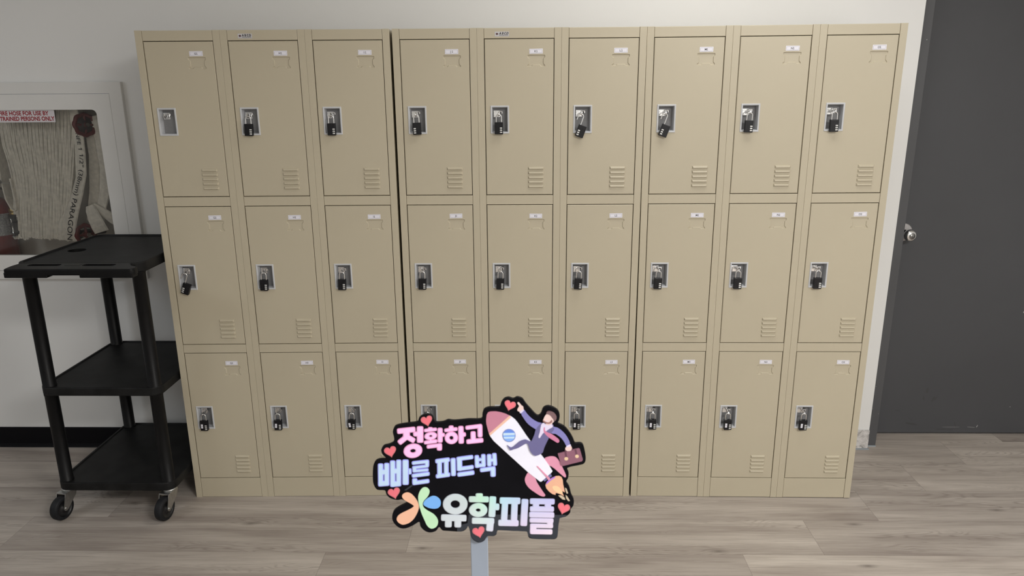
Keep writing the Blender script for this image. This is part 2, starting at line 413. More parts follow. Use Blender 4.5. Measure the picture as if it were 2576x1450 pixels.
SIGN={'outline':[(-962,2527),(-936,2592),(-868,2617),(-778,2633),(-673,2650),(-653,2698),(-611,2731),(-536,2747),(-493,2715),(-465,2650),(-376,2651),(-316,2675),(-242,2667),(-79,2684),(62,2689),(78,2756),(101,2812),(160,2833),(234,2834),(278,2840),(296,2893),(330,2940),(382,2956),(433,2940),(477,2961),(536,2941),(572,2885),(623,2822),(704,2734),(748,2758),(770,2822),(821,2851),(880,2838),(939,2798),(962,2742),(955,2678),(941,2638),(1015,2598),(1075,2525),(1120,2444),(1144,2387),(1203,2387),(1241,2354),(1270,2206),(1252,2131),(1185,2106),(1059,2072),(1074,2005),(1068,1938),(1046,1887),(1084,1820),(1109,1718),(1140,1649),(1134,1572),(1104,1529),(1097,1477),(1044,1425),(975,1407),(961,1302),(954,1179),(932,1126),(862,1117),(646,1124),(599,1159),(584,1221),(414,1228),(237,1236),(221,1183),(181,1156),(112,1156),(72,1094),(17,1067),(-37,1084),(-82,1137),(-99,1225),(-118,1292),(-142,1251),(-205,1216),(-359,1224),(-429,1232),(-466,1276),(-507,1223),(-577,1201),(-639,1222),(-691,1283),(-704,1345),(-775,1300),(-870,1256),(-947,1264),(-1006,1325),(-1026,1395),(-1006,1483),(-934,1544),(-855,1587),(-839,1613),(-898,1648),(-953,1639),(-1036,1664),(-1079,1715),(-1095,1767),(-1183,1775),(-1222,1843),(-1228,1928),(-1215,2080),(-1185,2147),(-1131,2172),(-1055,2181),(-1097,2239),(-1109,2297),(-1076,2346),(-1015,2363),(-961,2396),(-951,2454)],'painted_reflection':[(-253,1219),(-250,1298),(-125,1331),(-106,1449),(1059,1451),(1036,1425),(975,1407),(961,1302),(954,1179),(932,1129),(862,1120),(646,1128),(602,1163),(587,1224),(414,1232),(234,1240),(217,1187),(182,1160),(112,1159),(69,1099),(17,1072),(-34,1089),(-79,1139),(-96,1229),(-118,1296),(-145,1255),(-205,1219)],'glint':[(-864,1772),(-770,1845),(-754,1836),(-841,1766)],'pink':([[(-910,2499),(-695,2527),(-699,2596),(-914,2569)],[(-842,2551),(-847,2451),(-766,2451),(-762,2551)],[(-805,2507),(-920,2410),(-882,2356),(-768,2453)],[(-835,2449),(-727,2381),(-695,2439),(-803,2506)],[(-682,2600),(-689,2389),(-611,2390),(-604,2601)],[(-726,2469),(-645,2473),(-646,2535),(-727,2530)],[(-554,2589),(-556,2546),(-497,2546),(-495,2589)],[(-599,2522),(-447,2542),(-450,2585),(-602,2566)],[(-544,2446),(-546,2393),(-509,2393),(-507,2446)],[(-605,2367),(-447,2390),(-451,2438),(-609,2415)],[(-443,2581),(-449,2393),(-387,2394),(-382,2581)],[(-404,2465),(-358,2470),(-360,2519),(-406,2515)],[(-575,2313),(-394,2339),(-398,2389),(-579,2363)],[(-458,2366),(-460,2291),(-398,2291),(-396,2367)],[(-313,2610),(-315,2558),(-256,2558),(-254,2611)],[(-364,2524),(-208,2545),(-212,2591),(-368,2570)],[(-205,2604),(-205,2380),(-141,2382),(-141,2606)],[(-162,2466),(-113,2472),(-118,2528),(-166,2522)],[(-119,2555),(76,2582),(71,2633),(-124,2606)],[(18,2622),(17,2462),(76,2463),(76,2624)],[(-64,2537),(-63,2405),(-1,2408),(-3,2540)],[(-112,2375),(87,2398),(83,2456),(-116,2434)]],[([(-628,2306),(-629,2285),(-635,2264),(-647,2245),(-663,2228),(-683,2214),(-706,2203),(-730,2197),(-755,2195),(-779,2198),(-801,2206),(-820,2218),(-834,2233),(-844,2251),(-849,2271),(-847,2292),(-841,2312),(-829,2332),(-813,2349),(-793,2363),(-770,2373),(-746,2379),(-721,2381),(-697,2378),(-675,2370),(-657,2359),(-642,2344),(-632,2326)],[(-707,2293),(-707,2288),(-709,2283),(-712,2278),(-717,2274),(-723,2270),(-729,2268),(-736,2266),(-743,2266),(-750,2266),(-756,2268),(-761,2271),(-765,2274),(-768,2279),(-769,2284),(-769,2289),(-767,2294),(-764,2299),(-759,2303),(-753,2306),(-747,2309),(-740,2311),(-733,2311),(-726,2311),(-720,2309),(-715,2306),(-711,2303),(-708,2298)]),([(-450,2490),(-451,2478),(-455,2467),(-463,2456),(-474,2446),(-488,2438),(-503,2432),(-520,2428),(-537,2427),(-553,2428),(-568,2432),(-580,2438),(-590,2446),(-596,2456),(-599,2467),(-598,2478),(-594,2489),(-586,2500),(-575,2510),(-561,2518),(-546,2524),(-529,2528),(-512,2529),(-496,2528),(-481,2525),(-469,2518),(-459,2510),(-453,2501)],[(-508,2481),(-509,2478),(-510,2476),(-511,2474),(-514,2472),(-517,2470),(-520,2469),(-523,2468),(-527,2467),(-531,2468),(-534,2468),(-536,2470),(-538,2471),(-540,2473),(-540,2476),(-540,2478),(-539,2481),(-538,2483),(-535,2485),(-532,2487),(-529,2488),(-525,2489),(-522,2489),(-518,2489),(-515,2488),(-513,2487),(-510,2485),(-509,2483)]),([(-208,2456),(-210,2438),(-216,2421),(-226,2406),(-239,2393),(-254,2384),(-270,2378),(-288,2376),(-305,2378),(-321,2384),(-336,2393),(-348,2406),(-357,2421),(-362,2438),(-363,2455),(-361,2473),(-354,2490),(-345,2505),(-332,2517),(-317,2527),(-301,2533),(-283,2535),(-266,2533),(-250,2527),(-235,2518),(-223,2505),(-215,2490),(-209,2473)],[(-264,2456),(-265,2450),(-266,2445),(-269,2441),(-273,2437),(-277,2434),(-281,2433),(-286,2432),(-291,2432),(-295,2434),(-299,2437),(-303,2441),(-305,2445),(-307,2450),(-307,2455),(-306,2461),(-305,2466),(-302,2470),(-298,2474),(-294,2477),(-290,2478),(-285,2479),(-280,2478),(-276,2477),(-272,2474),(-268,2470),(-266,2466),(-264,2461)])]),'blue':([[(-1158,2122),(-1172,1820),(-1106,1821),(-1093,2123)],[(-1085,2130),(-1100,1831),(-1036,1831),(-1021,2130)],[(-1142,1969),(-1049,1978),(-1050,2053),(-1143,2044)],[(-1170,1818),(-1034,1830),(-1035,1906),(-1171,1894)],[(-1014,2163),(-1030,1814),(-965,1814),(-950,2163)],[(-942,2173),(-959,1828),(-895,1828),(-878,2173)],[(-999,1983),(-906,1992),(-907,2067),(-1000,2058)],[(-1027,1812),(-892,1826),(-895,1902),(-1029,1888)],[(-869,2175),(-883,1842),(-805,1843),(-792,2175)],[(-804,1979),(-764,1983),(-766,2061),(-806,2058)],[(-759,2103),(-552,2128),(-555,2177),(-761,2152)],[(-606,2166),(-609,2077),(-556,2077),(-553,2166)],[(-757,2047),(-557,2073),(-560,2115),(-759,2089)],[(-755,2087),(-758,2015),(-704,2015),(-701,2087)],[(-755,2003),(-563,2022),(-564,2064),(-756,2045)],[(-765,1935),(-551,1967),(-555,2020),(-769,1988)],[(-764,1930),(-766,1845),(-702,1848),(-701,1933)],[(-762,1837),(-557,1870),(-562,1926),(-766,1893)],[(-482,2123),(-308,2148),(-313,2206),(-486,2180)],[(-463,2159),(-467,1947),(-408,1948),(-404,2160)],[(-384,2166),(-389,1955),(-331,1955),(-325,2167)],[(-482,1928),(-310,1955),(-315,2011),(-487,1984)],[(-305,2196),(-305,1961),(-244,1963),(-243,2199)],[(-234,2155),(-34,2185),(-39,2239),(-239,2209)],[(-234,2197),(-235,2026),(-167,2029),(-167,2199)],[(-228,2024),(-31,2056),(-36,2110),(-233,2078)],[(-228,1951),(-24,1982),(-30,2040),(-234,2008)],[(-24,2234),(-21,2068),(34,2071),(31,2237)],[(52,2249),(52,2079),(108,2081),(107,2250)],[(-2,2151),(90,2164),(86,2206),(-6,2192)],[(-18,2068),(111,2087),(106,2138),(-23,2119)],[(119,2249),(120,2090),(176,2091),(175,2250)],[(179,2261),(186,2096),(241,2100),(234,2265)],[(148,2143),(213,2153),(208,2201),(143,2191)],[(39,2011),(224,2041),(218,2097),(33,2067)],[(158,2073),(158,1953),(222,1955),(223,2074)]],[]),'pastel':([[(-442,1364),(-137,1357),(-133,1445),(-437,1452)],[(-393,1396),(-398,1276),(-315,1276),(-310,1395)],[(-280,1397),(-285,1276),(-202,1275),(-197,1396)],[(-20,1735),(-21,1668),(65,1669),(66,1736)],[(-104,1617),(135,1615),(137,1694),(-102,1696)],[(-75,1326),(195,1321),(198,1405),(-71,1411)],[(108,1385),(93,1230),(179,1221),(194,1376)],[(143,1698),(124,1421),(208,1416),(225,1693)],[(200,1512),(258,1511),(261,1599),(204,1601)],[(260,1598),(508,1593),(510,1680),(263,1684)],[(289,1637),(271,1336),(349,1331),(366,1632)],[(402,1637),(389,1336),(468,1333),(480,1634)],[(241,1299),(486,1295),(488,1379),(243,1384)],[(522,1665),(503,1302),(587,1297),(605,1660)],[(618,1595),(914,1591),(915,1667),(619,1671)],[(655,1632),(652,1526),(730,1524),(732,1630)],[(797,1631),(792,1528),(870,1524),(875,1626)],[(618,1496),(907,1493),(907,1564),(619,1567)],[(611,1416),(911,1411),(911,1486),(612,1492)],[(615,1347),(902,1342),(903,1405),(616,1410)],[(826,1407),(820,1273),(893,1269),(899,1403)],[(620,1275),(898,1271),(898,1329),(621,1334)],[(622,1334),(618,1197),(697,1194),(701,1331)],[(621,1190),(890,1186),(891,1257),(622,1261)]],[([(-117,1592),(-122,1561),(-133,1532),(-151,1505),(-175,1483),(-204,1466),(-235,1456),(-268,1452),(-301,1456),(-332,1466),(-360,1482),(-383,1504),(-400,1530),(-410,1559),(-412,1590),(-408,1621),(-396,1650),(-377,1676),(-354,1698),(-325,1714),(-294,1725),(-261,1728),(-228,1725),(-198,1715),(-170,1699),(-147,1677),(-130,1651),(-120,1622)],[(-210,1591),(-212,1580),(-216,1569),(-223,1559),(-232,1551),(-242,1544),(-254,1540),(-266,1539),(-278,1540),(-290,1544),(-300,1550),(-308,1558),(-315,1568),(-318,1579),(-319,1591),(-318,1602),(-313,1613),(-307,1623),(-298,1631),(-287,1637),(-275,1641),(-263,1642),(-251,1641),(-240,1637),(-230,1631),(-221,1623),(-215,1614),(-211,1603)]),([(116,1514),(113,1493),(105,1472),(91,1454),(74,1439),(52,1428),(29,1421),(4,1418),(-21,1421),(-44,1427),(-65,1439),(-82,1454),(-95,1471),(-103,1491),(-105,1512),(-102,1533),(-93,1553),(-79,1571),(-62,1586),(-40,1597),(-17,1604),(8,1607),(32,1605),(55,1598),(76,1587),(93,1572),(106,1554),(114,1534)],[(33,1513),(32,1508),(30,1503),(27,1499),(22,1495),(17,1493),(11,1491),(5,1490),(-1,1491),(-6,1493),(-11,1495),(-16,1499),(-19,1503),(-21,1508),(-21,1513),(-21,1518),(-18,1522),(-15,1527),(-11,1530),(-6,1533),(0,1535),(6,1535),(12,1535),(18,1533),(23,1531),(27,1527),(30,1523),(32,1518)])]),'orange':[(-893,1693),(-879,1722),(-852,1739),(-821,1743),(-785,1726),(-750,1688),(-721,1641),(-703,1594),(-698,1553),(-705,1512),(-729,1453),(-768,1387),(-818,1339),(-861,1318),(-903,1310),(-939,1327),(-964,1356),(-971,1392),(-950,1434),(-907,1467),(-847,1499),(-794,1529),(-761,1556),(-763,1571),(-801,1600),(-847,1629),(-879,1658)],'green':[(-702,1665),(-697,1712),(-677,1764),(-649,1802),(-615,1814),(-585,1802),(-565,1770),(-569,1730),(-594,1683),(-630,1642),(-648,1606),(-651,1571),(-636,1536),(-596,1501),(-534,1460),(-494,1413),(-477,1365),(-482,1317),(-504,1281),(-541,1260),(-573,1263),(-609,1299),(-637,1370),(-666,1453),(-684,1524),(-696,1589)],'azure':[(-643,1598),(-627,1633),(-590,1668),(-542,1695),(-510,1698),(-474,1683),(-444,1649),(-435,1608),(-444,1566),(-474,1537),(-516,1528),(-574,1536),(-620,1560),(-640,1580)],'hearts':[[(-567,2694),(-567,2697),(-566,2704),(-562,2715),(-555,2725),(-543,2732),(-530,2734),(-517,2730),(-506,2720),(-501,2707),(-501,2692),(-506,2675),(-516,2659),(-526,2643),(-536,2629),(-543,2616),(-547,2606),(-548,2599),(-548,2597),(-549,2599),(-552,2604),(-560,2611),(-571,2619),(-585,2627),(-600,2636),(-615,2646),(-626,2658),(-631,2672),(-631,2687),(-625,2700),(-615,2711),(-602,2716),(-589,2716),(-579,2710),(-571,2703),(-568,2696)],[(-1006,2303),(-1007,2306),(-1005,2315),(-1001,2326),(-993,2337),(-981,2344),(-967,2346),(-953,2342),(-942,2332),(-936,2318),(-936,2301),(-942,2284),(-952,2266),(-964,2249),(-975,2233),(-982,2219),(-987,2208),(-988,2202),(-988,2199),(-989,2201),(-992,2207),(-1000,2215),(-1012,2223),(-1027,2232),(-1043,2241),(-1058,2252),(-1069,2265),(-1075,2280),(-1075,2295),(-1068,2310),(-1057,2322),(-1043,2327),(-1030,2327),(-1019,2321),(-1011,2313),(-1007,2306)],[(-988,1762),(-989,1765),(-987,1774),(-983,1786),(-975,1797),(-962,1805),(-947,1807),(-933,1803),(-922,1792),(-916,1777),(-916,1760),(-922,1742),(-933,1723),(-945,1705),(-956,1689),(-964,1674),(-968,1663),(-969,1655),(-969,1653),(-970,1655),(-974,1661),(-982,1669),(-994,1678),(-1009,1687),(-1026,1697),(-1042,1708),(-1054,1722),(-1060,1737),(-1059,1754),(-1052,1769),(-1041,1781),(-1027,1787),(-1013,1787),(-1001,1781),(-993,1772),(-989,1765)],[(3,1244),(2,1247),(3,1256),(7,1269),(16,1281),(28,1289),(43,1291),(58,1287),(70,1276),(77,1260),(77,1242),(71,1223),(61,1204),(49,1185),(39,1167),(31,1152),(27,1140),(25,1133),(26,1130),(25,1132),(21,1138),(12,1147),(0,1156),(-16,1166),(-34,1176),(-50,1188),(-63,1202),(-69,1218),(-69,1235),(-63,1252),(-52,1264),(-37,1270),(-23,1270),(-11,1264),(-3,1255),(2,1247)],[(1026,1568),(1028,1570),(1032,1578),(1041,1586),(1053,1592),(1067,1592),(1081,1586),(1091,1573),(1097,1557),(1097,1540),(1089,1524),(1077,1511),(1060,1500),(1042,1490),(1026,1481),(1013,1473),(1005,1465),(1001,1459),(1000,1457),(1000,1459),(999,1467),(995,1478),(988,1494),(978,1511),(967,1529),(958,1549),(953,1567),(954,1585),(961,1600),(973,1611),(988,1615),(1003,1612),(1015,1604),(1023,1592),(1026,1580),(1027,1571)],[(400,2887),(401,2889),(405,2895),(413,2903),(424,2907),(437,2907),(449,2902),(458,2891),(463,2878),(462,2863),(455,2850),(444,2839),(429,2829),(413,2821),(399,2814),(387,2806),(379,2800),(376,2795),(375,2793),(375,2795),(374,2801),(371,2811),(365,2824),(357,2839),(347,2855),(340,2871),(335,2887),(336,2902),(343,2915),(354,2923),(367,2927),(380,2925),(391,2918),(397,2907),(400,2897),(401,2890)]],'R':{'fin_r':[(788,2187),(830,2216),(873,2223),(912,2216),(945,2187),(979,2135),(1004,2071),(1028,2018),(1043,1975),(1041,1956),(1029,1951),(1000,1975),(956,2017),(913,2060),(865,2097),(841,2107)],'fin_l':[(608,2013),(577,1973),(562,1924),(567,1887),(586,1843),(625,1795),(673,1757),(732,1714),(770,1698),(795,1700),(802,1717),(780,1752),(741,1817),(702,1887),(680,1946)],'nozzle':[(865,1995),(879,1966),(794,1896),(779,1914)],'flame':[(808,1866),(818,1888),(875,1942),(923,1966),(962,1970),(991,1953),(1006,1916),(1011,1862),(1026,1791),(1032,1753),(997,1775),(1008,1737),(1022,1704),(988,1726),(935,1747),(920,1736),(925,1720),(887,1731),(848,1763),(814,1807),(804,1844)],'flame_violet':[(811,1855),(818,1888),(847,1920),(885,1947),(919,1962),(909,1942),(871,1915),(837,1882)],'flame_core':[(886,1829),(915,1840),(953,1829),(988,1791),(1007,1748),(983,1737),(935,1758),(896,1791)],'spark':[[(957,1712),(988,1714),(1028,1685),(1038,1658),(1004,1667)],[(1033,1813),(1053,1800),(1070,1745),(1053,1742),(1039,1781)],[(1042,1718),(1061,1699),(1092,1644),(1072,1643),(1047,1680)]],'rocket':[(151,2508),(396,2734),(418,2718),(448,2693),(483,2647),(528,2575),(578,2492),(619,2431),(744,2253),(792,2187),(846,2102),(884,2033),(875,2016),(758,1896),(741,1895),(601,2016),(386,2233),(263,2358),(203,2419),(163,2480)],'nose':[(151,2510),(135,2574),(122,2635),(120,2684),(127,2744),(143,2777),(173,2788),(233,2789),(293,2777),(343,2760),(387,2737)],'band':[(150,2516),(386,2738),(411,2720),(161,2484)],'port_ring':[(458,2489),(456,2471),(450,2453),(441,2437),(429,2424),(414,2414),(398,2408),(381,2406),(363,2408),(347,2414),(333,2424),(321,2437),(312,2453),(306,2470),(304,2489),(306,2507),(312,2525),(322,2541),(334,2554),(349,2564),(365,2570),(382,2572),(399,2570),(415,2564),(430,2554),(442,2541),(451,2525),(456,2508)],'port_glass':[(449,2489),(447,2473),(442,2457),(434,2443),(423,2432),(410,2423),(396,2417),(381,2416),(366,2417),(351,2423),(338,2432),(328,2443),(320,2457),(315,2472),(313,2489),(315,2505),(320,2521),(329,2534),(339,2546),(352,2555),(367,2560),(382,2562),(397,2560),(411,2555),(424,2546),(434,2535),(442,2521),(447,2505)],'port_top':[(322,2525),(336,2541),(362,2559),(382,2562),(407,2558),(430,2541),(441,2525)],'port_white':[[(316,2519),(446,2522),(449,2498),(314,2492)],[(317,2469),(446,2473),(439,2453),(325,2450)]],'fin_c':[(697,2099),(714,2099),(846,1952),(861,1926),(839,1912),(815,1952)]},'M':{'suit_arm':[(521,2772),(554,2808),(579,2773),(619,2724),(669,2680),(719,2653),(760,2642),(740,2587),(710,2556),(684,2576),(634,2609),(589,2652),(549,2713)],'cuff':[(519,2771),(554,2808),(546,2819),(505,2788)],'hand':[(481,2824),(497,2854),(499,2865),(482,2889),(479,2900),(492,2903),(507,2889),(524,2865),(544,2849),(550,2824),(543,2808),(511,2788),(491,2797),(479,2805)],'suit_arm2':[(865,2609),(901,2595),(936,2587),(981,2554),(1027,2505),(1063,2444),(1084,2383),(1044,2360),(1024,2399),(988,2455),(947,2493),(911,2515),(861,2526)],'suit':[(689,2570),(739,2636),(770,2647),(880,2631),(890,2598),(901,2576),(871,2532),(846,2477),(811,2399),(786,2337),(771,2281),(736,2253),(685,2235),(649,2258),(619,2308),(593,2392),(548,2375),(487,2336),(436,2319),(398,2305),(382,2325),(360,2369),(375,2358),(405,2339),(441,2361),(497,2414),(548,2437),(578,2440),(619,2420),(639,2423),(654,2454),(674,2509)],'cuff2':[(1042,2360),(1087,2383),(1092,2360),(1048,2346)],'hand2':[(1042,2348),(1090,2362),(1105,2333),(1096,2305),(1065,2296),(1040,2304),(1029,2327)],'neck':[(830,2653),(875,2675),(873,2628),(840,2617),(795,2636)],'shirt':[(752,2634),(780,2653),(805,2631),(840,2624),(870,2637),(884,2604),(845,2579),(805,2548),(770,2521),(735,2462),(720,2479),(735,2537)],'tie':[(780,2595),(795,2595),(793,2565),(820,2537),(871,2515),(922,2477),(956,2444),(959,2416),(938,2403),(902,2427),(846,2465),(805,2504),(780,2543)],'face':[(787,2729),(804,2757),(829,2765),(869,2741),(900,2692),(892,2664),(870,2653),(835,2639),(800,2653),(769,2675),(777,2702)],'beard':[(772,2691),(790,2678),(815,2664),(845,2664),(865,2691),(876,2686),(875,2661),(845,2643),(810,2647),(780,2664),(768,2677)],'hair':[(807,2768),(819,2792),(859,2792),(899,2771),(925,2730),(920,2694),(897,2675),(887,2702),(872,2721),(859,2741),(839,2757)],'mouth':[(801,2679),(814,2683),(826,2675),(816,2671)],'case':[(944,2261),(1020,2285),(1101,2309),(1181,2330),(1198,2320),(1235,2186),(1225,2165),(1003,2103),(984,2116)],'strap':[[(1019,2286),(1033,2212),(1055,2217),(1041,2290)],[(1135,2315),(1152,2241),(1173,2247),(1157,2320)]],'clasp':[[(1066,2197),(1063,2186),(1055,2178),(1043,2175),(1032,2178),(1023,2186),(1020,2197),(1023,2208),(1031,2217),(1043,2220),(1054,2217),(1063,2209)],[(1188,2230),(1186,2219),(1178,2210),(1167,2207),(1156,2210),(1148,2218),(1145,2229),(1147,2241),(1155,2249),(1166,2252),(1177,2249),(1185,2241)]],'handle':[[(1022,2313),(1030,2281),(1040,2284),(1032,2316)],[(1103,2337),(1110,2305),(1120,2308),(1113,2340)]]}}


# ---------------------------------------------------------------- materials
def lin(*c):
    return tuple(c) + (1.0,)


M_WALL = mat('wall_paint', lin(0.785, 0.785, 0.777), 0.6, var=0.012, vscale=1.5, bump=0.12, bscale=260)
M_CEIL = mat('ceiling_paint', lin(0.82, 0.82, 0.80), 0.8, var=0.01)
M_LOCK = mat('beige_enamel', lin(0.502, 0.448, 0.336), 0.36, var=0.02, vscale=3.0, bump=0.08, bscale=700, spec=0.5)
M_INNER = mat('locker_inside', lin(0.10, 0.09, 0.07), 0.7)
M_ZINC = mat('grey_plastic_cup', lin(0.56, 0.57, 0.59), 0.45, var=0.03, vscale=30, bump=0.05, bscale=900)
M_CUPSHADE = mat('shaded_cup_back', lin(0.22, 0.22, 0.225), 0.5, var=0.05, vscale=60)  # recess shade put into a darker copy of the cup grey
M_CHROME = mat('chrome', lin(0.80, 0.80, 0.80), 0.16, metal=1.0, var=0.03, vscale=90)
M_STEEL = mat('zinc_steel', lin(0.48, 0.48, 0.47), 0.36, metal=1.0, var=0.12, vscale=120)
M_PADLOCK = mat('black_padlock', lin(0.006, 0.006, 0.008), 0.33, var=0.1, spec=0.35)
M_DIAL = mat('silver_dial', lin(0.86, 0.86, 0.85), 0.3, metal=0.25, var=0.06, vscale=300)
M_INK = mat('black_ink', lin(0.012, 0.012, 0.014), 0.5)
M_GREYINK = mat('grey_ink', lin(0.22, 0.22, 0.27), 0.5)
M_PAPER = mat('label_paper', lin(0.80, 0.79, 0.86), 0.5, var=0.01)
M_SILVERLABEL = mat('silver_label', lin(0.55, 0.54, 0.55), 0.35, var=0.06, vscale=90)
M_MAPLE = mat('dark_red_ink', lin(0.06, 0.008, 0.014), 0.5)
M_CART = mat('black_cart_plastic', lin(0.0058, 0.0058, 0.0063), 0.40, var=0.25, vscale=11, bump=0.2, bscale=500, spec=0.17)
M_CARTSHELF = mat('dusty_black_cart_shelf', lin(0.0098, 0.0098, 0.0100), 0.5, var=0.45, vscale=16, bump=0.2, bscale=500, spec=0.17)
M_SATIN = mat('satin_rose_metal', lin(0.52, 0.50, 0.50), 0.35, metal=0.35, var=0.12, vscale=160)
M_RUBBER = mat('dark_grey_rubber', lin(0.011, 0.0115, 0.0135), 0.6, var=0.15, vscale=40, spec=0.25)
M_HUB = mat('black_wheel_hub', lin(0.008, 0.008, 0.009), 0.4)
M_BLACKBASE = mat('black_vinyl_base', lin(0.0030, 0.0030, 0.0045), 0.4, spec=0.15)
M_DOOR = mat('dark_grey_door_paint', lin(0.070, 0.0712, 0.0775), 0.5, var=0.05, vscale=2.0, bump=0.12, bscale=240, spec=0.35)
M_JAMB = mat('grey_frame_paint', lin(0.086, 0.0865, 0.092), 0.5, var=0.05, vscale=3.0, bump=0.12, bscale=240, spec=0.35)
M_SCUFF = mat('black_scuff', lin(0.050, 0.0505, 0.054), 0.6)
M_CHIP = mat('pale_paint_chip', lin(0.42, 0.42, 0.42), 0.6)
M_CAULK = mat('blue_grey_sealant', lin(0.30, 0.33, 0.36), 0.5)
M_CABWHITE = mat('white_cabinet_enamel', lin(0.72, 0.715, 0.70), 0.4, var=0.015, bump=0.05, bscale=500)
M_CABIN = mat('cabinet_inside', lin(0.80, 0.76, 0.70), 0.6, var=0.05)
M_GAP = mat('dark_gap', lin(0.03, 0.03, 0.03), 0.8)
M_HOSE = mat('cream_hose_canvas', lin(0.88, 0.835, 0.755), 0.85, var=0.12, vscale=60, bump=0.35, bscale=900)
M_RED = mat('dark_red_valve_paint', lin(0.13, 0.012, 0.014), 0.4)
M_EXT = mat('red_extinguisher_paint', lin(0.22, 0.010, 0.012), 0.3)
M_STICKWHITE = mat('white_sticker', lin(0.66, 0.63, 0.66), 0.4, var=0.01)
M_STICKRED = mat('red_letters', lin(0.30, 0.016, 0.026), 0.5)
M_BRASS = mat('brass', lin(0.62, 0.45, 0.18), 0.3, metal=1.0)
M_DARKMETAL = mat('black_coupling', lin(0.03, 0.028, 0.027), 0.4, metal=0.3)
M_EXTLABEL = mat('extinguisher_label', lin(0.42, 0.42, 0.43), 0.5, var=0.45, vscale=130)
M_POLE = mat('grey_plastic_stick', lin(0.30, 0.345, 0.42), 0.5, var=0.04, vscale=20)
M_SIGNBLACK = mat('black_sign_print', lin(0.0035, 0.0035, 0.0055), 0.45, var=0.2, vscale=30, spec=0.10)
M_SIGNREFLECTION = mat('painted_sign_reflection', lin(0.036, 0.041, 0.053), 0.4, var=0.05, vscale=40, spec=0.2)  # flat grey for the reflection painted on the sign board


def wall_glass():
    m = bpy.data.materials.new('clear_pane')
    m.use_nodes = True
    t = m.node_tree
    t.nodes.clear()
    out = t.nodes.new('ShaderNodeOutputMaterial')
    tr = t.nodes.new('ShaderNodeBsdfTransparent')
    tr.inputs[0].default_value = (0.95, 0.95, 0.94, 1)
    gl = t.nodes.new('ShaderNodeBsdfGlossy')
    gl.inputs['Roughness'].default_value = 0.03
    fr = t.nodes.new('ShaderNodeFresnel')
    fr.inputs[0].default_value = 1.45
    mx = t.nodes.new('ShaderNodeMixShader')
    t.links.new(fr.outputs[0], mx.inputs[0])
    t.links.new(tr.outputs[0], mx.inputs[1])
    t.links.new(gl.outputs[0], mx.inputs[2])
    t.links.new(mx.outputs[0], out.inputs[0])
    return m


M_GLASS = wall_glass()

PLANK_W, PLANK_L = 0.2205, 1.51


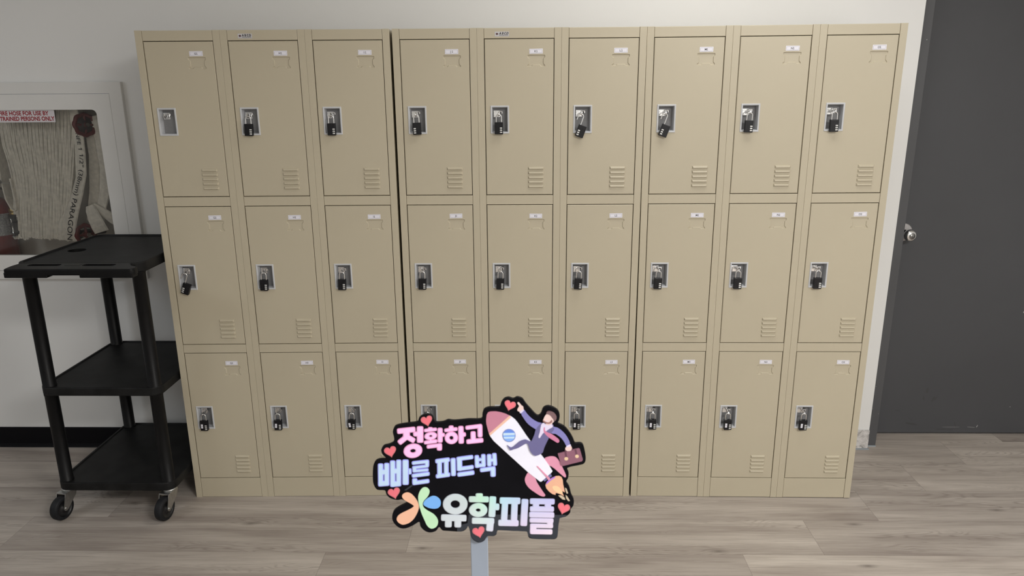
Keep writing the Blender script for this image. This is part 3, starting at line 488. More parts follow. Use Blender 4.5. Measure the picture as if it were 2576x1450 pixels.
def floor_material():
    m = bpy.data.materials.new('grey_oak_vinyl_planks')
    m.use_nodes = True
    k = NT(m)
    tc = k.n('TexCoord')
    sp = k.n('SeparateXYZ')
    k.put(sp.inputs[0], tc.outputs['Object'])
    x, y = sp.outputs[0], sp.outputs[1]
    rowf = k.math('DIVIDE', k.math('SUBTRACT', y, 0.052), PLANK_W)
    row = k.math('FLOOR', rowf)
    ry = k.math('FRACT', rowf)
    sh = k.math('MULTIPLY', k.math('ADD', row, 1.0), 0.2925)
    uf = k.math('DIVIDE', k.math('SUBTRACT', k.math('SUBTRACT', x, 1.387), sh), PLANK_L)
    idx = k.math('FLOOR', uf)
    ux = k.math('FRACT', uf)
    wn = k.n('TexWhiteNoise', noise_dimensions='2D')
    k.put(wn.inputs['Vector'], k.comb(row, idx, 0.0))
    rnd = wn.outputs['Value']
    off = k.math('MULTIPLY', rnd, 37.0)
    # long soft bands, fine grain and contour lines, all running along the plank
    v1 = k.comb(k.math('ADD', k.math('MULTIPLY', x, 0.9), off), k.math('MULTIPLY', y, 9.0), off)
    bands = k.noise(v1, 1.6, 3, 0.55, 0.5)
    v2 = k.comb(k.math('ADD', k.math('MULTIPLY', x, 3.0), off), k.math('MULTIPLY', y, 130.0), off)
    grain = k.noise(v2, 1.7, 6, 0.72, 0.3)
    v3 = k.comb(k.math('ADD', k.math('MULTIPLY', x, 1.5), off), k.math('MULTIPLY', y, 11.0), off)
    con = k.noise(v3, 1.2, 2, 0.5, 0.3)
    rings = k.math('SINE', k.math('MULTIPLY', con, 150.0))
    rings = k.math('MULTIPLY', k.math('ADD', rings, 1.0), 0.5)
    rings = k.math('POWER', rings, 3.0)
    ringmask = k.ramp(k.noise(v3, 0.8, 1, 0.5, 0.0), [(0.48, (0, 0, 0, 1)), (0.62, (1, 1, 1, 1))])
    base = k.ramp(bands, [(0.25, lin(0.318, 0.273, 0.243)), (0.47, lin(0.432, 0.383, 0.342)), (0.72, lin(0.545, 0.492, 0.442))])
    g = k.ramp(grain, [(0.28, lin(0.70, 0.685, 0.67)), (0.50, lin(0.97, 0.97, 0.97)), (0.72, lin(1.10, 1.10, 1.10))])
    col = k.mix(1.0, base, g, 'MULTIPLY')
    rr = k.math('MULTIPLY', k.math('MULTIPLY', rings, ringmask), 0.34)
    col = k.mix(rr, col, lin(0.16, 0.13, 0.11))
    # plank to plank tone
    tone = k.ramp(rnd, [(0.0, lin(0.80, 0.785, 0.78)), (0.5, lin(0.97, 0.965, 0.96)), (1.0, lin(1.10, 1.10, 1.09))])
    col = k.mix(1.0, col, tone, 'MULTIPLY')
    # knots
    vo = k.n('TexVoronoi', voronoi_dimensions='2D')
    k.put(vo.inputs['Vector'], k.comb(k.math('MULTIPLY', x, 1.7), k.math('MULTIPLY', y, 5.2), 0.0))
    vo.inputs['Scale'].default_value = 1.0
    near = k.ramp(vo.outputs['Distance'], [(0.008, (1, 1, 1, 1)), (0.028, (0.55, 0.55, 0.55, 1)), (0.075, (0, 0, 0, 1))])
    sc = k.n('SeparateColor')
    k.put(sc.inputs[0], vo.outputs['Color'])
    pick = k.math('LESS_THAN', sc.outputs[0], 0.42)
    kn = k.math('MULTIPLY', k.math('MULTIPLY', near, pick), 0.62)
    col = k.mix(kn, col, lin(0.10, 0.085, 0.072))
    # seams
    ey = k.math('MINIMUM', ry, k.math('SUBTRACT', 1.0, ry))
    sy = k.math('LESS_THAN', ey, 0.0045)
    ex = k.math('MINIMUM', ux, k.math('SUBTRACT', 1.0, ux))
    sx = k.math('LESS_THAN', ex, 0.0007)
    seam = k.math('MULTIPLY', k.math('MAXIMUM', sy, sx), 0.35)
    col = k.mix(seam, col, lin(0.12, 0.10, 0.09))
    k.put(k.b.inputs['Base Color'], col)
    k.b.inputs['Roughness'].default_value = 0.48
    k.b.inputs['Specular IOR Level'].default_value = 0.35
    bp = k.n('Bump')
    bp.inputs['Strength'].default_value = 0.15
    bp.inputs['Distance'].default_value = 0.001
    k.put(bp.inputs['Height'], grain)
    k.t.links.new(bp.outputs['Normal'], k.b.inputs['Normal'])
    return m


def marble_material():
    m = bpy.data.materials.new('white_marbled_tile')
    m.use_nodes = True
    k = NT(m)
    tc = k.n('TexCoord')
    n = k.noise(tc.outputs['Object'], 26.0, 6, 0.6, 1.6)
    col = k.ramp(n, [(0.34, lin(0.22, 0.21, 0.21)), (0.47, lin(0.52, 0.50, 0.49)), (0.62, lin(0.68, 0.66, 0.65))])
    k.put(k.b.inputs['Base Color'], col)
    k.b.inputs['Roughness'].default_value = 0.35
    return m


M_FLOOR = floor_material()
M_MARBLE = marble_material()

# ---------------------------------------------------------------- the room
WY = 0.425                         # face of the back wall
DX0, DX1, DZ = 1.601, 2.625, 2.14  # rough opening of the door
HX0, HX1, HZ0, HZ1 = -2.455, -1.690, 0.868, 1.616   # rough opening of the hose cabinet

struct(MB().box(XL - 0.2, XR + 0.2, YF - 0.2, WY + 0.6, -0.08, 0.0).build('floor', M_FLOOR))
struct(MB().box(XL - 0.2, XR + 0.2, YF - 0.2, WY + 0.6, CEIL, CEIL + 0.08).build('ceiling', M_CEIL))


def wall_cells(xs, zs, solid, y0, y1):
    """one mesh of rectangular wall pieces that share edges"""
    b = MB()
    for i in range(len(xs) - 1):
        for j in range(len(zs) - 1):
            if not solid(i, j):
                continue
            x0, x1, z0, z1 = xs[i], xs[i + 1], zs[j], zs[j + 1]
            b.add([(x0, y0, z0), (x1, y0, z0), (x1, y0, z1), (x0, y0, z1)], [[0, 1, 2, 3]])
            b.add([(x0, y1, z0), (x1, y1, z0), (x1, y1, z1), (x0, y1, z1)], [[3, 2, 1, 0]])
            for di, e in ((-1, x0), (1, x1)):
                k = i + di
                if not (0 <= k < len(xs) - 1) or not solid(k, j):
                    b.add([(e, y0, z0), (e, y1, z0), (e, y1, z1), (e, y0, z1)], [[0, 1, 2, 3]])
            for dj, e in ((-1, z0), (1, z1)):
                k = j + dj
                if not (0 <= k < len(zs) - 1) or not solid(i, k):
                    b.add([(x0, y0, e), (x1, y0, e), (x1, y1, e), (x0, y1, e)], [[0, 1, 2, 3]])
    return b


xs = [XL, HX0, HX1, DX0, DX1, XR]
zs = [0, HZ0, HZ1, DZ, CEIL]
struct(wall_cells(xs, zs, lambda i, j: not ((i == 1 and j == 1) or (i == 3 and j < 3)), WY, WY + 0.25).build('wall_back', M_WALL))
struct(MB().box(XR, XR + 0.12, YF, WY, 0, CEIL).build('wall_right', M_WALL))
struct(MB().box(XL - 0.12, XL, YF, WY, 0, CEIL).build('wall_left', M_WALL))
struct(MB().box(XL, XR, YF - 0.12, YF, 0, CEIL).build('wall_front', M_WALL))

# baseboards
b = MB()
prof = [(WY, 0.098), (WY - 0.004, 0.098), (WY - 0.0055, 0.095), (WY - 0.0055, 0.016), (WY - 0.009, 0.006), (WY - 0.016, 0.0), (WY, 0.0)]
for i in range(len(prof)):
    p, q = prof[i], prof[(i + 1) % len(prof)]
    b.add([(XL, p[0], p[1]), (0.6, p[0], p[1]), (0.6, q[0], q[1]), (XL, q[0], q[1])], [[0, 1, 2, 3]])
struct(b.build('baseboard_left', M_BLACKBASE))
b = MB().box(1.20, DX0 - 0.001, WY - 0.009, WY, 0.004, 0.094, 0.0015)
b.box(1.20, DX0 + 0.002, WY - 0.017, WY, 0.0, 0.005, 0.001, mi=1)
struct(b.build('baseboard_right', [M_MARBLE, M_CAULK]))

# door frame and door
b = MB()
FX = 1.6475
b.box(DX0, FX, 0.443, 0.60, 0.006, 2.10, 0.0015)
b.box(2.578, DX1, 0.443, 0.60, 0.006, 2.10, 0.0015)
b.box(DX0, DX1, 0.443, 0.60, 2.092, DZ, 0.0015)
b.box(DX0, FX + 0.001, 0.4405, 0.60, 0.0, 0.006, mi=1)
for z, dx, s in ((0.30, 0.012, 0.0016), (0.19, 0.011, 0.0014), (1.80, 0.030, 0.003), (0.165, 0.040, 0.0014)):
    b.box(DX0 + dx, DX0 + dx + s, 0.4425, 0.4435, z, z + s, mi=2)
tf = struct(b.build('trim_1', [M_JAMB, M_CAULK, M_CHIP]))
DY = 0.563
b = MB().box(1.640, 2.584, DY, DY + 0.044, 0.012, 2.093, 0.0015)


def mark(x, z, w, h, ang, mi):
    a = math.radians(ang)
    P = []
    for i in range(10):
        t = 2 * PI * i / 10
        u, v = w / 2 * math.cos(t), h / 2 * math.sin(t)
        P.append((x + u * math.cos(a) - v * math.sin(a), z + u * math.sin(a) + v * math.cos(a)))
    b.plate(P, DY - 0.0003, DY + 0.0005, mi)


for q in DOOR_MARKS:
    mark(*q)
door = struct(b.build('door_1', [M_DOOR, M_SCUFF, M_CHIP]))
# knob set: rose plate, stem, ball knob with key cylinder
KX, KZ = 1.7135, 0.986
MB().lathe((KX - 0.012, DY, KZ + 0.006), (0, -1, 0), [(0, 0.0), (0, 0.041), (0.0025, 0.041), (0.006, 0.037), (0.008, 0.020), (0.016, 0.014)], 40).build('rose_plate', M_SATIN, door)
kb = MB().lathe((KX, DY, KZ), (0, -1, 0), [(0.006, 0.014), (0.022, 0.013), (0.026, 0.019), (0.034, 0.026), (0.046, 0.0275), (0.056, 0.024), (0.060, 0.0165), (0.0605, 0.0145)], 36).build('door_knob', M_CHROME, door)
kc = MB().lathe((KX, DY, KZ), (0, -1, 0), [(0.058, 0.0145), (0.0595, 0.0125), (0.0595, 0.009), (0.062, 0.0085), (0.062, 0.0)], 30, 0)
kc.box(KX - 0.0012, KX + 0.0012, DY - 0.0625, DY - 0.061, KZ - 0.006, KZ + 0.004, mi=1)
kc.build('key_cylinder', [M_STEEL, M_INK], kb)

# ceiling fixtures built around the lamps; all but the first are added fill
for i, (x, y, p, sx, sy, col) in enumerate(PANELS):
    t = thing('ceiling_or_fill_light', ['flush ceiling light panel close to the locker wall', 'added unseen fill light panel on the ceiling, right, far from the lockers', 'added unseen fill light panel on the ceiling behind the camera, left of centre', 'added unseen fill light panel on the ceiling at the far left'][i],
              'ceiling light', (x, y, CEIL), 0, 'flush ceiling light panel and added unseen fill panels')
    f = MB()
    for a in (-1, 1):
        f.box(-sx / 2, sx / 2, a * sy / 2 - 0.015, a * sy / 2 + 0.015, -0.03, 0.0, 0.003)
        f.box(a * sx / 2 - 0.015, a * sx / 2 + 0.015, -sy / 2 - 0.015, sy / 2 + 0.015, -0.03, 0.0, 0.003)
    f.build('frame', M_CABWHITE, t)
    em = bpy.data.materials.new('lit_diffuser')
    em.use_nodes = True
    em.node_tree.nodes['Principled BSDF'].inputs['Emission Color'].default_value = tuple(col) + (1,)
    em.node_tree.nodes['Principled BSDF'].inputs['Emission Strength'].default_value = 1.5
    MB().box(-sx / 2 + 0.015, sx / 2 - 0.015, -sy / 2 + 0.015, sy / 2 - 0.015, -0.022, -0.018).build('diffuser', em, t)

# ---------------------------------------------------------------- lockers
LW, LE, LH = 0.29635, 0.02594, 1.83
ZB = {1: 1.24696, 2: 0.66883, 3: 0.08773}
ZT = {1: 1.79346, 2: 1.21038, 3: 0.63250}
DEPTH = 0.395
GAP = 0.0011
BANKS = [dict(cols='GHI', yaw=0.02387, cx=-0.8891 - 0.0088, cy=-0.01078, label='beige steel locker bank lettered G, H and I, right beside the black cart'),
         dict(cols='JKL', yaw=0.0, cx=0.0, cy=0.0, label='middle beige steel locker bank lettered J, K and L, behind the black sign'),
         dict(cols='MNO', yaw=-0.0136, roll=0.0036, cx=0.8891 + 0.0070, cy=-0.00362, label='beige steel locker bank lettered M, N and O, nearest the dark grey door')]


def frame_mesh():
    b = MB()
    bev = 0.0014
    for x0, x1 in ((0.0002, LE - GAP), (LW - LE + GAP, LW - 0.0002)):
        b.box(x0, x1, 0, 0.016, 0, LH, 0.0007)
    for z0, z1 in ((ZT[1] + GAP, LH - 0.0006), (ZT[2] + GAP, ZB[1] - GAP), (ZT[3] + GAP, ZB[2] - GAP), (0.0006, ZB[3] - GAP)):
        b.box(LE - GAP + 0.0007, LW - LE + GAP - 0.0007, 0.0008, 0.016, z0, z1, bev)
    t = 0.001
    b.box(0.0004, 0.0014, 0.014, DEPTH, 0.001, LH - 0.001)
    b.box(LW - 0.0014, LW - 0.0004, 0.014, DEPTH, 0.001, LH - 0.001)
    b.box(0.0014, LW - 0.0014, 0.014, DEPTH, LH - 0.0022, LH - 0.001)
    b.box(0.0014, LW - 0.0014, 0.014, DEPTH, 0.001, 0.0022)
    b.box(0.0014, LW - 0.0014, DEPTH - 0.0012, DEPTH, 0.0022, LH - 0.0022)
    for z in ((ZT[2] + ZB[1]) / 2, (ZT[3] + ZB[2]) / 2):
        b.box(0.002, LW - 0.002, 0.018, DEPTH - 0.002, z, z + 0.0012, mi=1)
    return b.mesh('locker_frame', [M_LOCK, M_INNER])


DW = LW - 2 * LE - 2 * GAP                 # door width
CUP = (0.0175, 0.0845, 0.2205, 0.3190)     # outer frame of the lock recess on a door
EMB = [(0.0, .02), (.03, 0), (.97, 0), (1, .03), (1, .22), (.92, .30), (.92, .74), (1, .84), (1, .98), (.75, .98), (.72, .85), (.30, .85), (.26, .98), (0, .98), (0, .84), (.10, .78), (.10, .30), (0, .22)]


def door_mesh(h):
    """sheet steel door: folded edge, lock opening, pressed card frame, five louvres"""
    b = MB()
    e = 0.0017
    y = 0.0004
    top = h - 0.0935
    emb = [(0.1495 + u * 0.0626, top + 0.0405 - v * 0.0405) for u, v in EMB]
    emb = rounded(emb, 0.0022, 2)
    emb_in = inset(emb, 0.0019)
    hole = rrect(CUP[0] + 0.004, CUP[1] - 0.004, CUP[2] + 0.004, CUP[3] - 0.004, 0.002, 2)
    rect = [(e, e), (DW - e, e), (DW - e, h - e), (e, h - e)]
    b.holed([rect, emb, hole], lambda u, v: (u, y, v))
    # pressed panel sunk a little behind the door face
    n = len(emb)
    if area2(emb) < 0:
        emb = emb[::-1]
    b.skirt([(u, y, v) for u, v in emb], [(u, y + 0.0026, v) for u, v in emb_in])
    b.add([(u, y + 0.0026, v) for u, v in emb_in], [list(range(len(emb_in)))])
    out = [(0, 0), (DW, 0), (DW, h), (0, h)]
    b.skirt([(u, y, v) for u, v in rect], [(u, y + e, v) for u, v in out])
    b.skirt([(u, y + e, v) for u, v in out], [(u, y + 0.015, v) for u, v in out])
    b.holed([out, hole], lambda u, v: (u, y + 0.015, v))
    b.skirt([(u, y, v) for u, v in hole], [(u, y + 0.015, v) for u, v in hole])
    # louvres
    for i in range(5):
        z1 = 0.1010 - i * 0.0165
        x0, x1, c = 0.1510, 0.2105, 0.0065
        rows = [(0.0006, 0.0), (-0.0012, -0.0030), (-0.0036, -0.0052), (-0.0070, -0.0056), (-0.0088, -0.0044), (-0.0092, 0.0)]
        vs = []
        for dz, dy in rows:
            f = -dy / 0.0056
            vs += [(x0 + 0.0012, y, z1 + dz), (x0 + c * 0.9 * f * 0.6 + 0.0012, y + dy, z1 + dz), (x1 - c * 0.9 * f * 0.6 - 0.0012, y + dy, z1 + dz), (x1 - 0.0012, y, z1 + dz)]
        fs = []
        for r in range(len(rows) - 1):
            for q in range(3):
                fs.append([r * 4 + q, (r + 1) * 4 + q, (r + 1) * 4 + q + 1, r * 4 + q + 1])
        b.add(vs, fs, 0, False)
    return b.mesh('door', [M_LOCK])


def cup_mesh():
    """grey moulded recess round the hasp; origin at the lower left of its outer frame"""
    b = MB()
    w, h = CUP[1] - CUP[0], CUP[3] - CUP[2]
    R = lambda d, r: rrect(d, w - d, d, h - d, r, 2)
    L = [(R(0, 0.0012), 0.0), (R(0.0004, 0.0012), -0.0016), (R(0.0016, 0.0012), -0.0024), (R(0.0052, 0.001), -0.0020), (R(0.0062, 0.001), -0.0004), (R(0.0082, 0.001), 0.024)]
    for (A, ya), (B, yb) in zip(L[:-1], L[1:]):
        b.skirt([(u, ya, v) for u, v in A], [(u, yb, v) for u, v in B])
    b.add([(u, 0.024, v) for u, v in L[-1][0]], [list(range(len(L[-1][0])))], 1)
    return b.mesh('lock_recess', [M_ZINC, M_CUPSHADE])


def hasp_mesh():
    """chromed latch plate, lug with an eye, finger bar; same origin as the recess"""
    b = MB()
    b.box(0.0100, 0.0340, 0.0212, 0.0236, 0.0570, 0.0810, 0.0008)
    b.cyl((0.0185, 0.0214, 0.0680), (0.0185, 0.0190, 0.0680), 0.0088, 0.0082, 22)
    # lug: flat eye in the YZ plane that the shackle passes through
    cy, cz = -0.0098, 0.0692
    n = 18
    A = [(cy + 0.0078 * math.cos(2 * PI * i / n), cz + 0.0078 * math.sin(2 * PI * i / n)) for i in range(n)]
    B = [(cy + 0.0036 * math.cos(2 * PI * i / n), cz + 0.0036 * math.sin(2 * PI * i / n)) for i in range(n)]
    for x in (0.0287, 0.0315):
        b.add([(x, q[0], q[1]) for q in A] + [(x, q[0], q[1]) for q in B], [[i, (i + 1) % n, n + (i + 1) % n, n + i] for i in range(n)])
    b.skirt([(0.0287, *q) for q in A], [(0.0315, *q) for q in A])
    b.skirt([(0.0287, *q) for q in B], [(0.0315, *q) for q in B])
    b.box(0.0287, 0.0315, -0.0025, 0.0212, 0.0665, 0.0750, 0.0005)
    b.box(0.0300, 0.0425, 0.0060, 0.0100, 0.0765, 0.0792, 0.0008)
    b.box(0.0395, 0.0425, 0.0085, 0.0230, 0.0700, 0.0790, 0.0006)
    b.box(0.0300, 0.0325, 0.0060, 0.0150, 0.0640, 0.0780, 0.0006)
    return b.mesh('hasp', [M_CHROME])


def label_mesh(s):
    b = MB()
    w, h = 0.0470, 0.0165
    b.box(-w / 2, w / 2, -0.0004, 0.0, -h / 2, h / 2)
    i, t = 0.0026, 0.00045
    for x0, x1, z0, z1 in ((-w / 2 + i, w / 2 - i, h / 2 - i - t, h / 2 - i), (-w / 2 + i, w / 2 - i, -h / 2 + i, -h / 2 + i + t),
                           (-w / 2 + i, -w / 2 + i + t, -h / 2 + i, h / 2 - i), (w / 2 - i - t, w / 2 - i, -h / 2 + i, h / 2 - i)):
        b.box(x0, x1, -0.00055, -0.0003, z0, z1, mi=1)
    if s[1] == '1':
        b.text(s[0], 0.0095, lambda x, y: (x - 0.0030, -0.0006, y - 0.0034), 2, bold=0.00012)
        for P in ([(0.0026, 0.0), (0.0037, 0.0), (0.0037, 0.0067), (0.0026, 0.0067)], [(0.0010, 0.0), (0.0053, 0.0), (0.0053, 0.0009), (0.0010, 0.0009)], [(0.0010, 0.0051), (0.0026, 0.0058), (0.0026, 0.0067), (0.0010, 0.0060)]):
            b.plate([(x, z - 0.0034) for x, z in P], -0.0006, -0.0005, 2)
    else:
        b.text(s, 0.0095, lambda x, y: (x, -0.0006, y - 0.0034), 2, bold=0.00012)
    return b.mesh('number_label', [M_PAPER, M_GREYINK, M_INK])


def maker_plate_mesh(shear):
    b = MB()
    w, h = 0.0500, 0.0160
    b.box(0, w, -0.0005, 0, 0, h)
    y = -0.0007
    leaf = [(0, 1), (.14, .62), (.36, .72), (.30, .40), (.62, .58), (.68, .36), (1, .30), (.84, .08), (.92, -.06), (.42, -.42), (.44, -.58), (.06, -.50), (.06, -.95)]
    leaf = leaf + [(-x, z) for x, z in leaf[::-1]]
    b.plate([(0.0078 + x * 0.0044, 0.0082 + z * 0.0050) for x, z in leaf], y, -0.0004, 1)
    for k, ch in enumerate('ABCD'):
        b.text(ch, 0.0098, lambda x, q, k=k: (0.0185 + k * 0.0083 + x, y, 0.0070 + q), 2, bold=0.00042, sx=0.95, shear=shear)
    b.text('OFFICE FURNITURE INC.', 0.0031, lambda x, q: (0.0310 + x, y, 0.0028 + q), 2, bold=0.00010, sx=0.95)
    return b.mesh('maker_plate', [M_SILVERLABEL, M_MAPLE, M_INK])


ME_FRAME, ME_CUP, ME_HASP = frame_mesh(), cup_mesh(), hasp_mesh()
ME_DOOR = {r: door_mesh(ZT[r] - ZB[r] - 2 * GAP) for r in (1, 2, 3)}
ME_PLATE = {'H': maker_plate_mesh(0.0), 'K': maker_plate_mesh(0.35)}
BANK_M = []
for B in BANKS:
    ox = B['cx'] - 1.5 * LW * math.cos(B['yaw'])
    oy = B['cy'] - 1.5 * LW * math.sin(B['yaw'])
    roll = B.get('roll', 0.0)        # this bank stands a touch out of plumb
    B['M'] = Matrix.Translation((ox, oy, 0)) @ Matrix.Rotation(B['yaw'], 4, 'Z') @ Matrix.Rotation(-roll, 4, 'Y')
    t = thing('locker_bank', B['label'], 'lockers', (ox, oy, 0), B['yaw'], 'banks of beige lockers')
    t.rotation_euler = (0, -roll, B['yaw'])
    for c, letter in enumerate(B['cols']):
        link('locker_frame', ME_FRAME, t, (c * LW, 0, 0))
        for r in (1, 2, 3):
            d = link('door', ME_DOOR[r], t, (c * LW + LE + GAP, 0, ZB[r] + GAP))
            h = ZT[r] - ZB[r] - 2 * GAP
            link('lock_recess', ME_CUP, d, (CUP[0], 0.0004, CUP[2]))
            link('hasp', ME_HASP, d, (CUP[0], 0.0004, CUP[2]))
            q = link('number_label', label_mesh(letter + str(r)), d, (0.1805 + LABEL_DX.get(letter + str(r), 0.0), 0.0, h - 0.0405 + random.uniform(-0.0008, 0.0008)))
            q.rotation_euler = (0, math.radians(random.uniform(-1.2, 1.2)), 0)
        if letter in 'HK':
            link('maker_plate', ME_PLATE[letter], t, (c * LW + 0.0634, 0.0007, 1.8012))

# ---------------------------------------------------------------- padlocks
PB_W, PB_H, PB_T = 0.0295, 0.0425, 0.0140


def padlock_body_mesh(mirror):
    """origin at the middle of its top face"""
    b = MB()
    s = -1 if mirror else 1
    b.box(-PB_W / 2, PB_W / 2, -PB_T / 2, PB_T / 2, -PB_H, 0, 0.0016, seg=3)
    # shallow raised rim of the grip panel
    A = rounded([(s * x, z) for x, z in ((-0.0128, -0.0085), (-0.0040, -0.0085), (-0.0040, -0.0345), (-0.0128, -0.0345))], 0.0035, 4)
    if area2(A) < 0:
        A = A[::-1]
    B = inset(A, 0.0007)
    b.ring(A, B, -PB_T / 2 - 0.0003, -PB_T / 2)
    return b.mesh('body', [M_PADLOCK])


def shackle_mesh(open_):
    r, hw = 0.0019, 0.0093
    arch = [(hw * math.cos(PI * (1 - i / 14)), 0, -hw + hw * math.sin(PI * (1 - i / 14))) for i in range(15)]
    left = [(-hw, 0, -0.0235 if open_ else -0.028)]
    right = [(hw, 0, -0.0385 if open_ else -0.028)]
    return MB().tube(left + arch + right, r, 12).mesh('shackle', [M_CHROME])


def dial_mesh():
    b = MB()
    w, h = 0.0078, 0.0044
    b.box(-w / 2, w / 2, -0.0010, 0.0012, -h / 2, h / 2, 0.0006)
    b.box(-0.0006, 0.0008, -0.0012, -0.0009, -0.0012, 0.0010, mi=1)
    b.box(-w / 2 + 0.0006, -w / 2 + 0.0011, -0.0012, -0.0009, -0.0008, 0.0008, mi=1)
    return b.mesh('dial', [M_DIAL, M_INK])


def sticker_mesh():
    b = MB()
    b.box(-0.0040, 0.0040, -0.0003, 0.0, -0.0088, 0.0088)
    b.plate([(-0.0008, -0.0018), (0.0009, -0.0016), (0.0009, 0.0012), (-0.0006, 0.0016)], -0.0005, -0.0002, 1)
    return b.mesh('sticker', [M_PAPER, M_INK])


ME_BODY = {m: padlock_body_mesh(m) for m in (False, True)}
ME_SHACKLE = {m: shackle_mesh(m) for m in (False, True)}
ME_DIAL, ME_STICKER = dial_mesh(), sticker_mesh()
HOOK = (0.0301, -0.0098, 0.0675)
proto = None
for B in BANKS:
    for c, letter in enumerate(B['cols']):
        for r in (1, 2, 3):
            key = letter + str(r)
            if key == 'G1':
                continue
            op = key in ('L1', 'M1', 'G2')
            mir = op or key == 'J1'
            lab = 'black combination padlock hanging on locker door ' + key
            if op:
                lab = 'black combination padlock hanging unlocked with its shackle open on locker door ' + key
            elif key == 'J1':
                lab += ', its silver dials on the left side'
            elif r == 3:
                lab += ', with a white sticker'
            p = Vector((c * LW + LE + GAP + CUP[0] + HOOK[0], 0.0004 + HOOK[1], ZB[r] + GAP + CUP[2] + HOOK[2]))
            t = thing('padlock', lab, 'padlock', B['M'] @ p, 0, 'combination padlocks on the locker doors')
            tilt = 20.0 if op else random.uniform(-2.0, 2.0) + LOCK_TILT.get(key, 0.0)
            t.rotation_euler = (0, math.radians(tilt), B['yaw'] + math.radians(random.uniform(-3, 3)))
            if proto is None:
                proto = dict(shackle={}, body={}, dial=link('dial', ME_DIAL, t), sticker=None)
                first_dial = True
            else:
                first_dial = False
            link('shackle', ME_SHACKLE[op], t)
            bx, bz = (0.0176, -0.0362) if op else (0.0, -0.0265)
            link('body', ME_BODY[mir], t, (bx, 0, bz))
            sx = -1 if mir else 1
            for k in range(3):
                q = proto['dial'] if first_dial and k == 0 else proto['dial'].copy()
                if not (first_dial and k == 0):
                    C.objects.link(q)
                    q.parent = t
                q.location = (bx + sx * 0.0078, -PB_T / 2, bz - 0.0205 - 0.0074 * k)
            if r == 3:
                q = link('sticker', ME_STICKER, t, (-0.0072, -PB_T / 2 - 0.0001, bz - 0.0225))
                q.rotation_euler = (0, math.radians({'I3': -10, 'H3': 3, 'N3': 2}.get(key, random.uniform(-2, 3))), 0)

# ---------------------------------------------------------------- utility cart
CX0, CX1, CY0, CY1 = -1.822, -1.3565, -0.165, 0.372
cart = thing('utility_cart', 'black plastic three-shelf utility cart on casters, left of the lockers', 'cart', ((CX0 + CX1) / 2, (CY0 + CY1) / 2, 0))
cl = Vector(cart.location)


def shelf(name, ztop, thick, cup=None, lip=0.006):
    b = MB()
    P = lambda d, r: [(x - cl.x, y - cl.y) for x, y in rrect(CX0 + d, CX1 - d, CY0 + d, CY1 - d, r, 7)]
    L = [(P(0.002, 0.040), ztop - thick), (P(0.0, 0.042), ztop - thick + 0.004), (P(0.0, 0.042), ztop - 0.004), (P(0.0015, 0.041), ztop - 0.0008), (P(0.004, 0.039), ztop),
         (P(0.010, 0.034), ztop), (P(0.013, 0.032), ztop - lip)]
    for (A, za), (B, zb) in zip(L[:-1], L[1:]):
        b.skirt([(x, y, za) for x, y in A], [(x, y, zb) for x, y in B], 0, True)
    inner = L[-1][0]
    loops = [inner]
    if cup:
        u, v, r = cup
        ring = [(u - cl.x + r * math.cos(2 * PI * i / 32), v - cl.y + r * math.sin(2 * PI * i / 32)) for i in range(32)]
        loops.append(ring)
        b.skirt([(x, y, ztop - lip) for x, y in ring], [(x, y, ztop - lip - 0.022) for x, y in ring], 0, True)
        b.add([(x, y, ztop - lip - 0.022) for x, y in ring], [list(range(32))])
    b.holed(loops, lambda u, v: (u, v, ztop - lip))
    b.add([(x, y, L[0][1]) for x, y in L[0][0]], [list(range(len(inner)))[::-1]])
    return b.build(name, M_CARTSHELF, cart)


top = shelf('top_shelf', 1.0315, 0.037, cup=(-1.733, 0.076, 0.033))
shelf('shelf', 0.5480, 0.033, lip=0.004)
shelf('shelf', 0.1480, 0.034, lip=0.004)
# push handle with two grip openings, moulded to the front of the top shelf
b = MB()
hz = 1.0325
out = rounded([(-1.796, -0.252), (-1.790, -0.262), (-1.345, -0.262), (-1.336, -0.250), (-1.338, -0.222), (-1.375, -0.200), (-1.392, -0.166), (-1.795, -0.166), (-1.800, -0.215)], 0.010, 3)
h1 = rrect(-1.745, -1.628, -0.212, -0.184, 0.010, 3)
h2 = rrect(-1.548, -1.432, -0.212, -0.184, 0.010, 3)
sub = lambda L: [(x - cl.x, y - cl.y) for x, y in L]
out, h1, h2 = sub(out), sub(h1), sub(h2)
if area2(out) < 0:
    out = out[::-1]
oin = inset(out, 0.004)
b.holed([oin, h1, h2], lambda u, v: (u, v, hz))
b.skirt([(x, y, hz) for x, y in oin], [(x, y, hz - 0.0015) for x, y in inset(out, 0.001)], 0, True)
b.skirt([(x, y, hz - 0.0015) for x, y in inset(out, 0.001)], [(x, y, hz - 0.005) for x, y in out], 0, True)
b.skirt([(x, y, hz - 0.005) for x, y in out], [(x, y, hz - 0.022) for x, y in out])
b.holed([out, h1, h2], lambda u, v: (u, v, hz - 0.022))
for h in (h1, h2):
    b.skirt([(x, y, hz) for x, y in h], [(x, y, hz - 0.022) for x, y in h])
# deeper skirts at both ends of the bar
for x0, x1 in ((-1.794, -1.642), (-1.528, -1.340)):
    b.box(x0 - cl.x, x1 - cl.x, -0.2615 - cl.y, -0.225 - cl.y, hz - 0.032, hz - 0.012, 0.003)
b.box(-1.610 - cl.x, -1.556 - cl.x, -0.206 - cl.y, -0.186 - cl.y, hz - 0.001, hz + 0.0008, 0.0006)
b.build('push_handle', M_CART, cart)


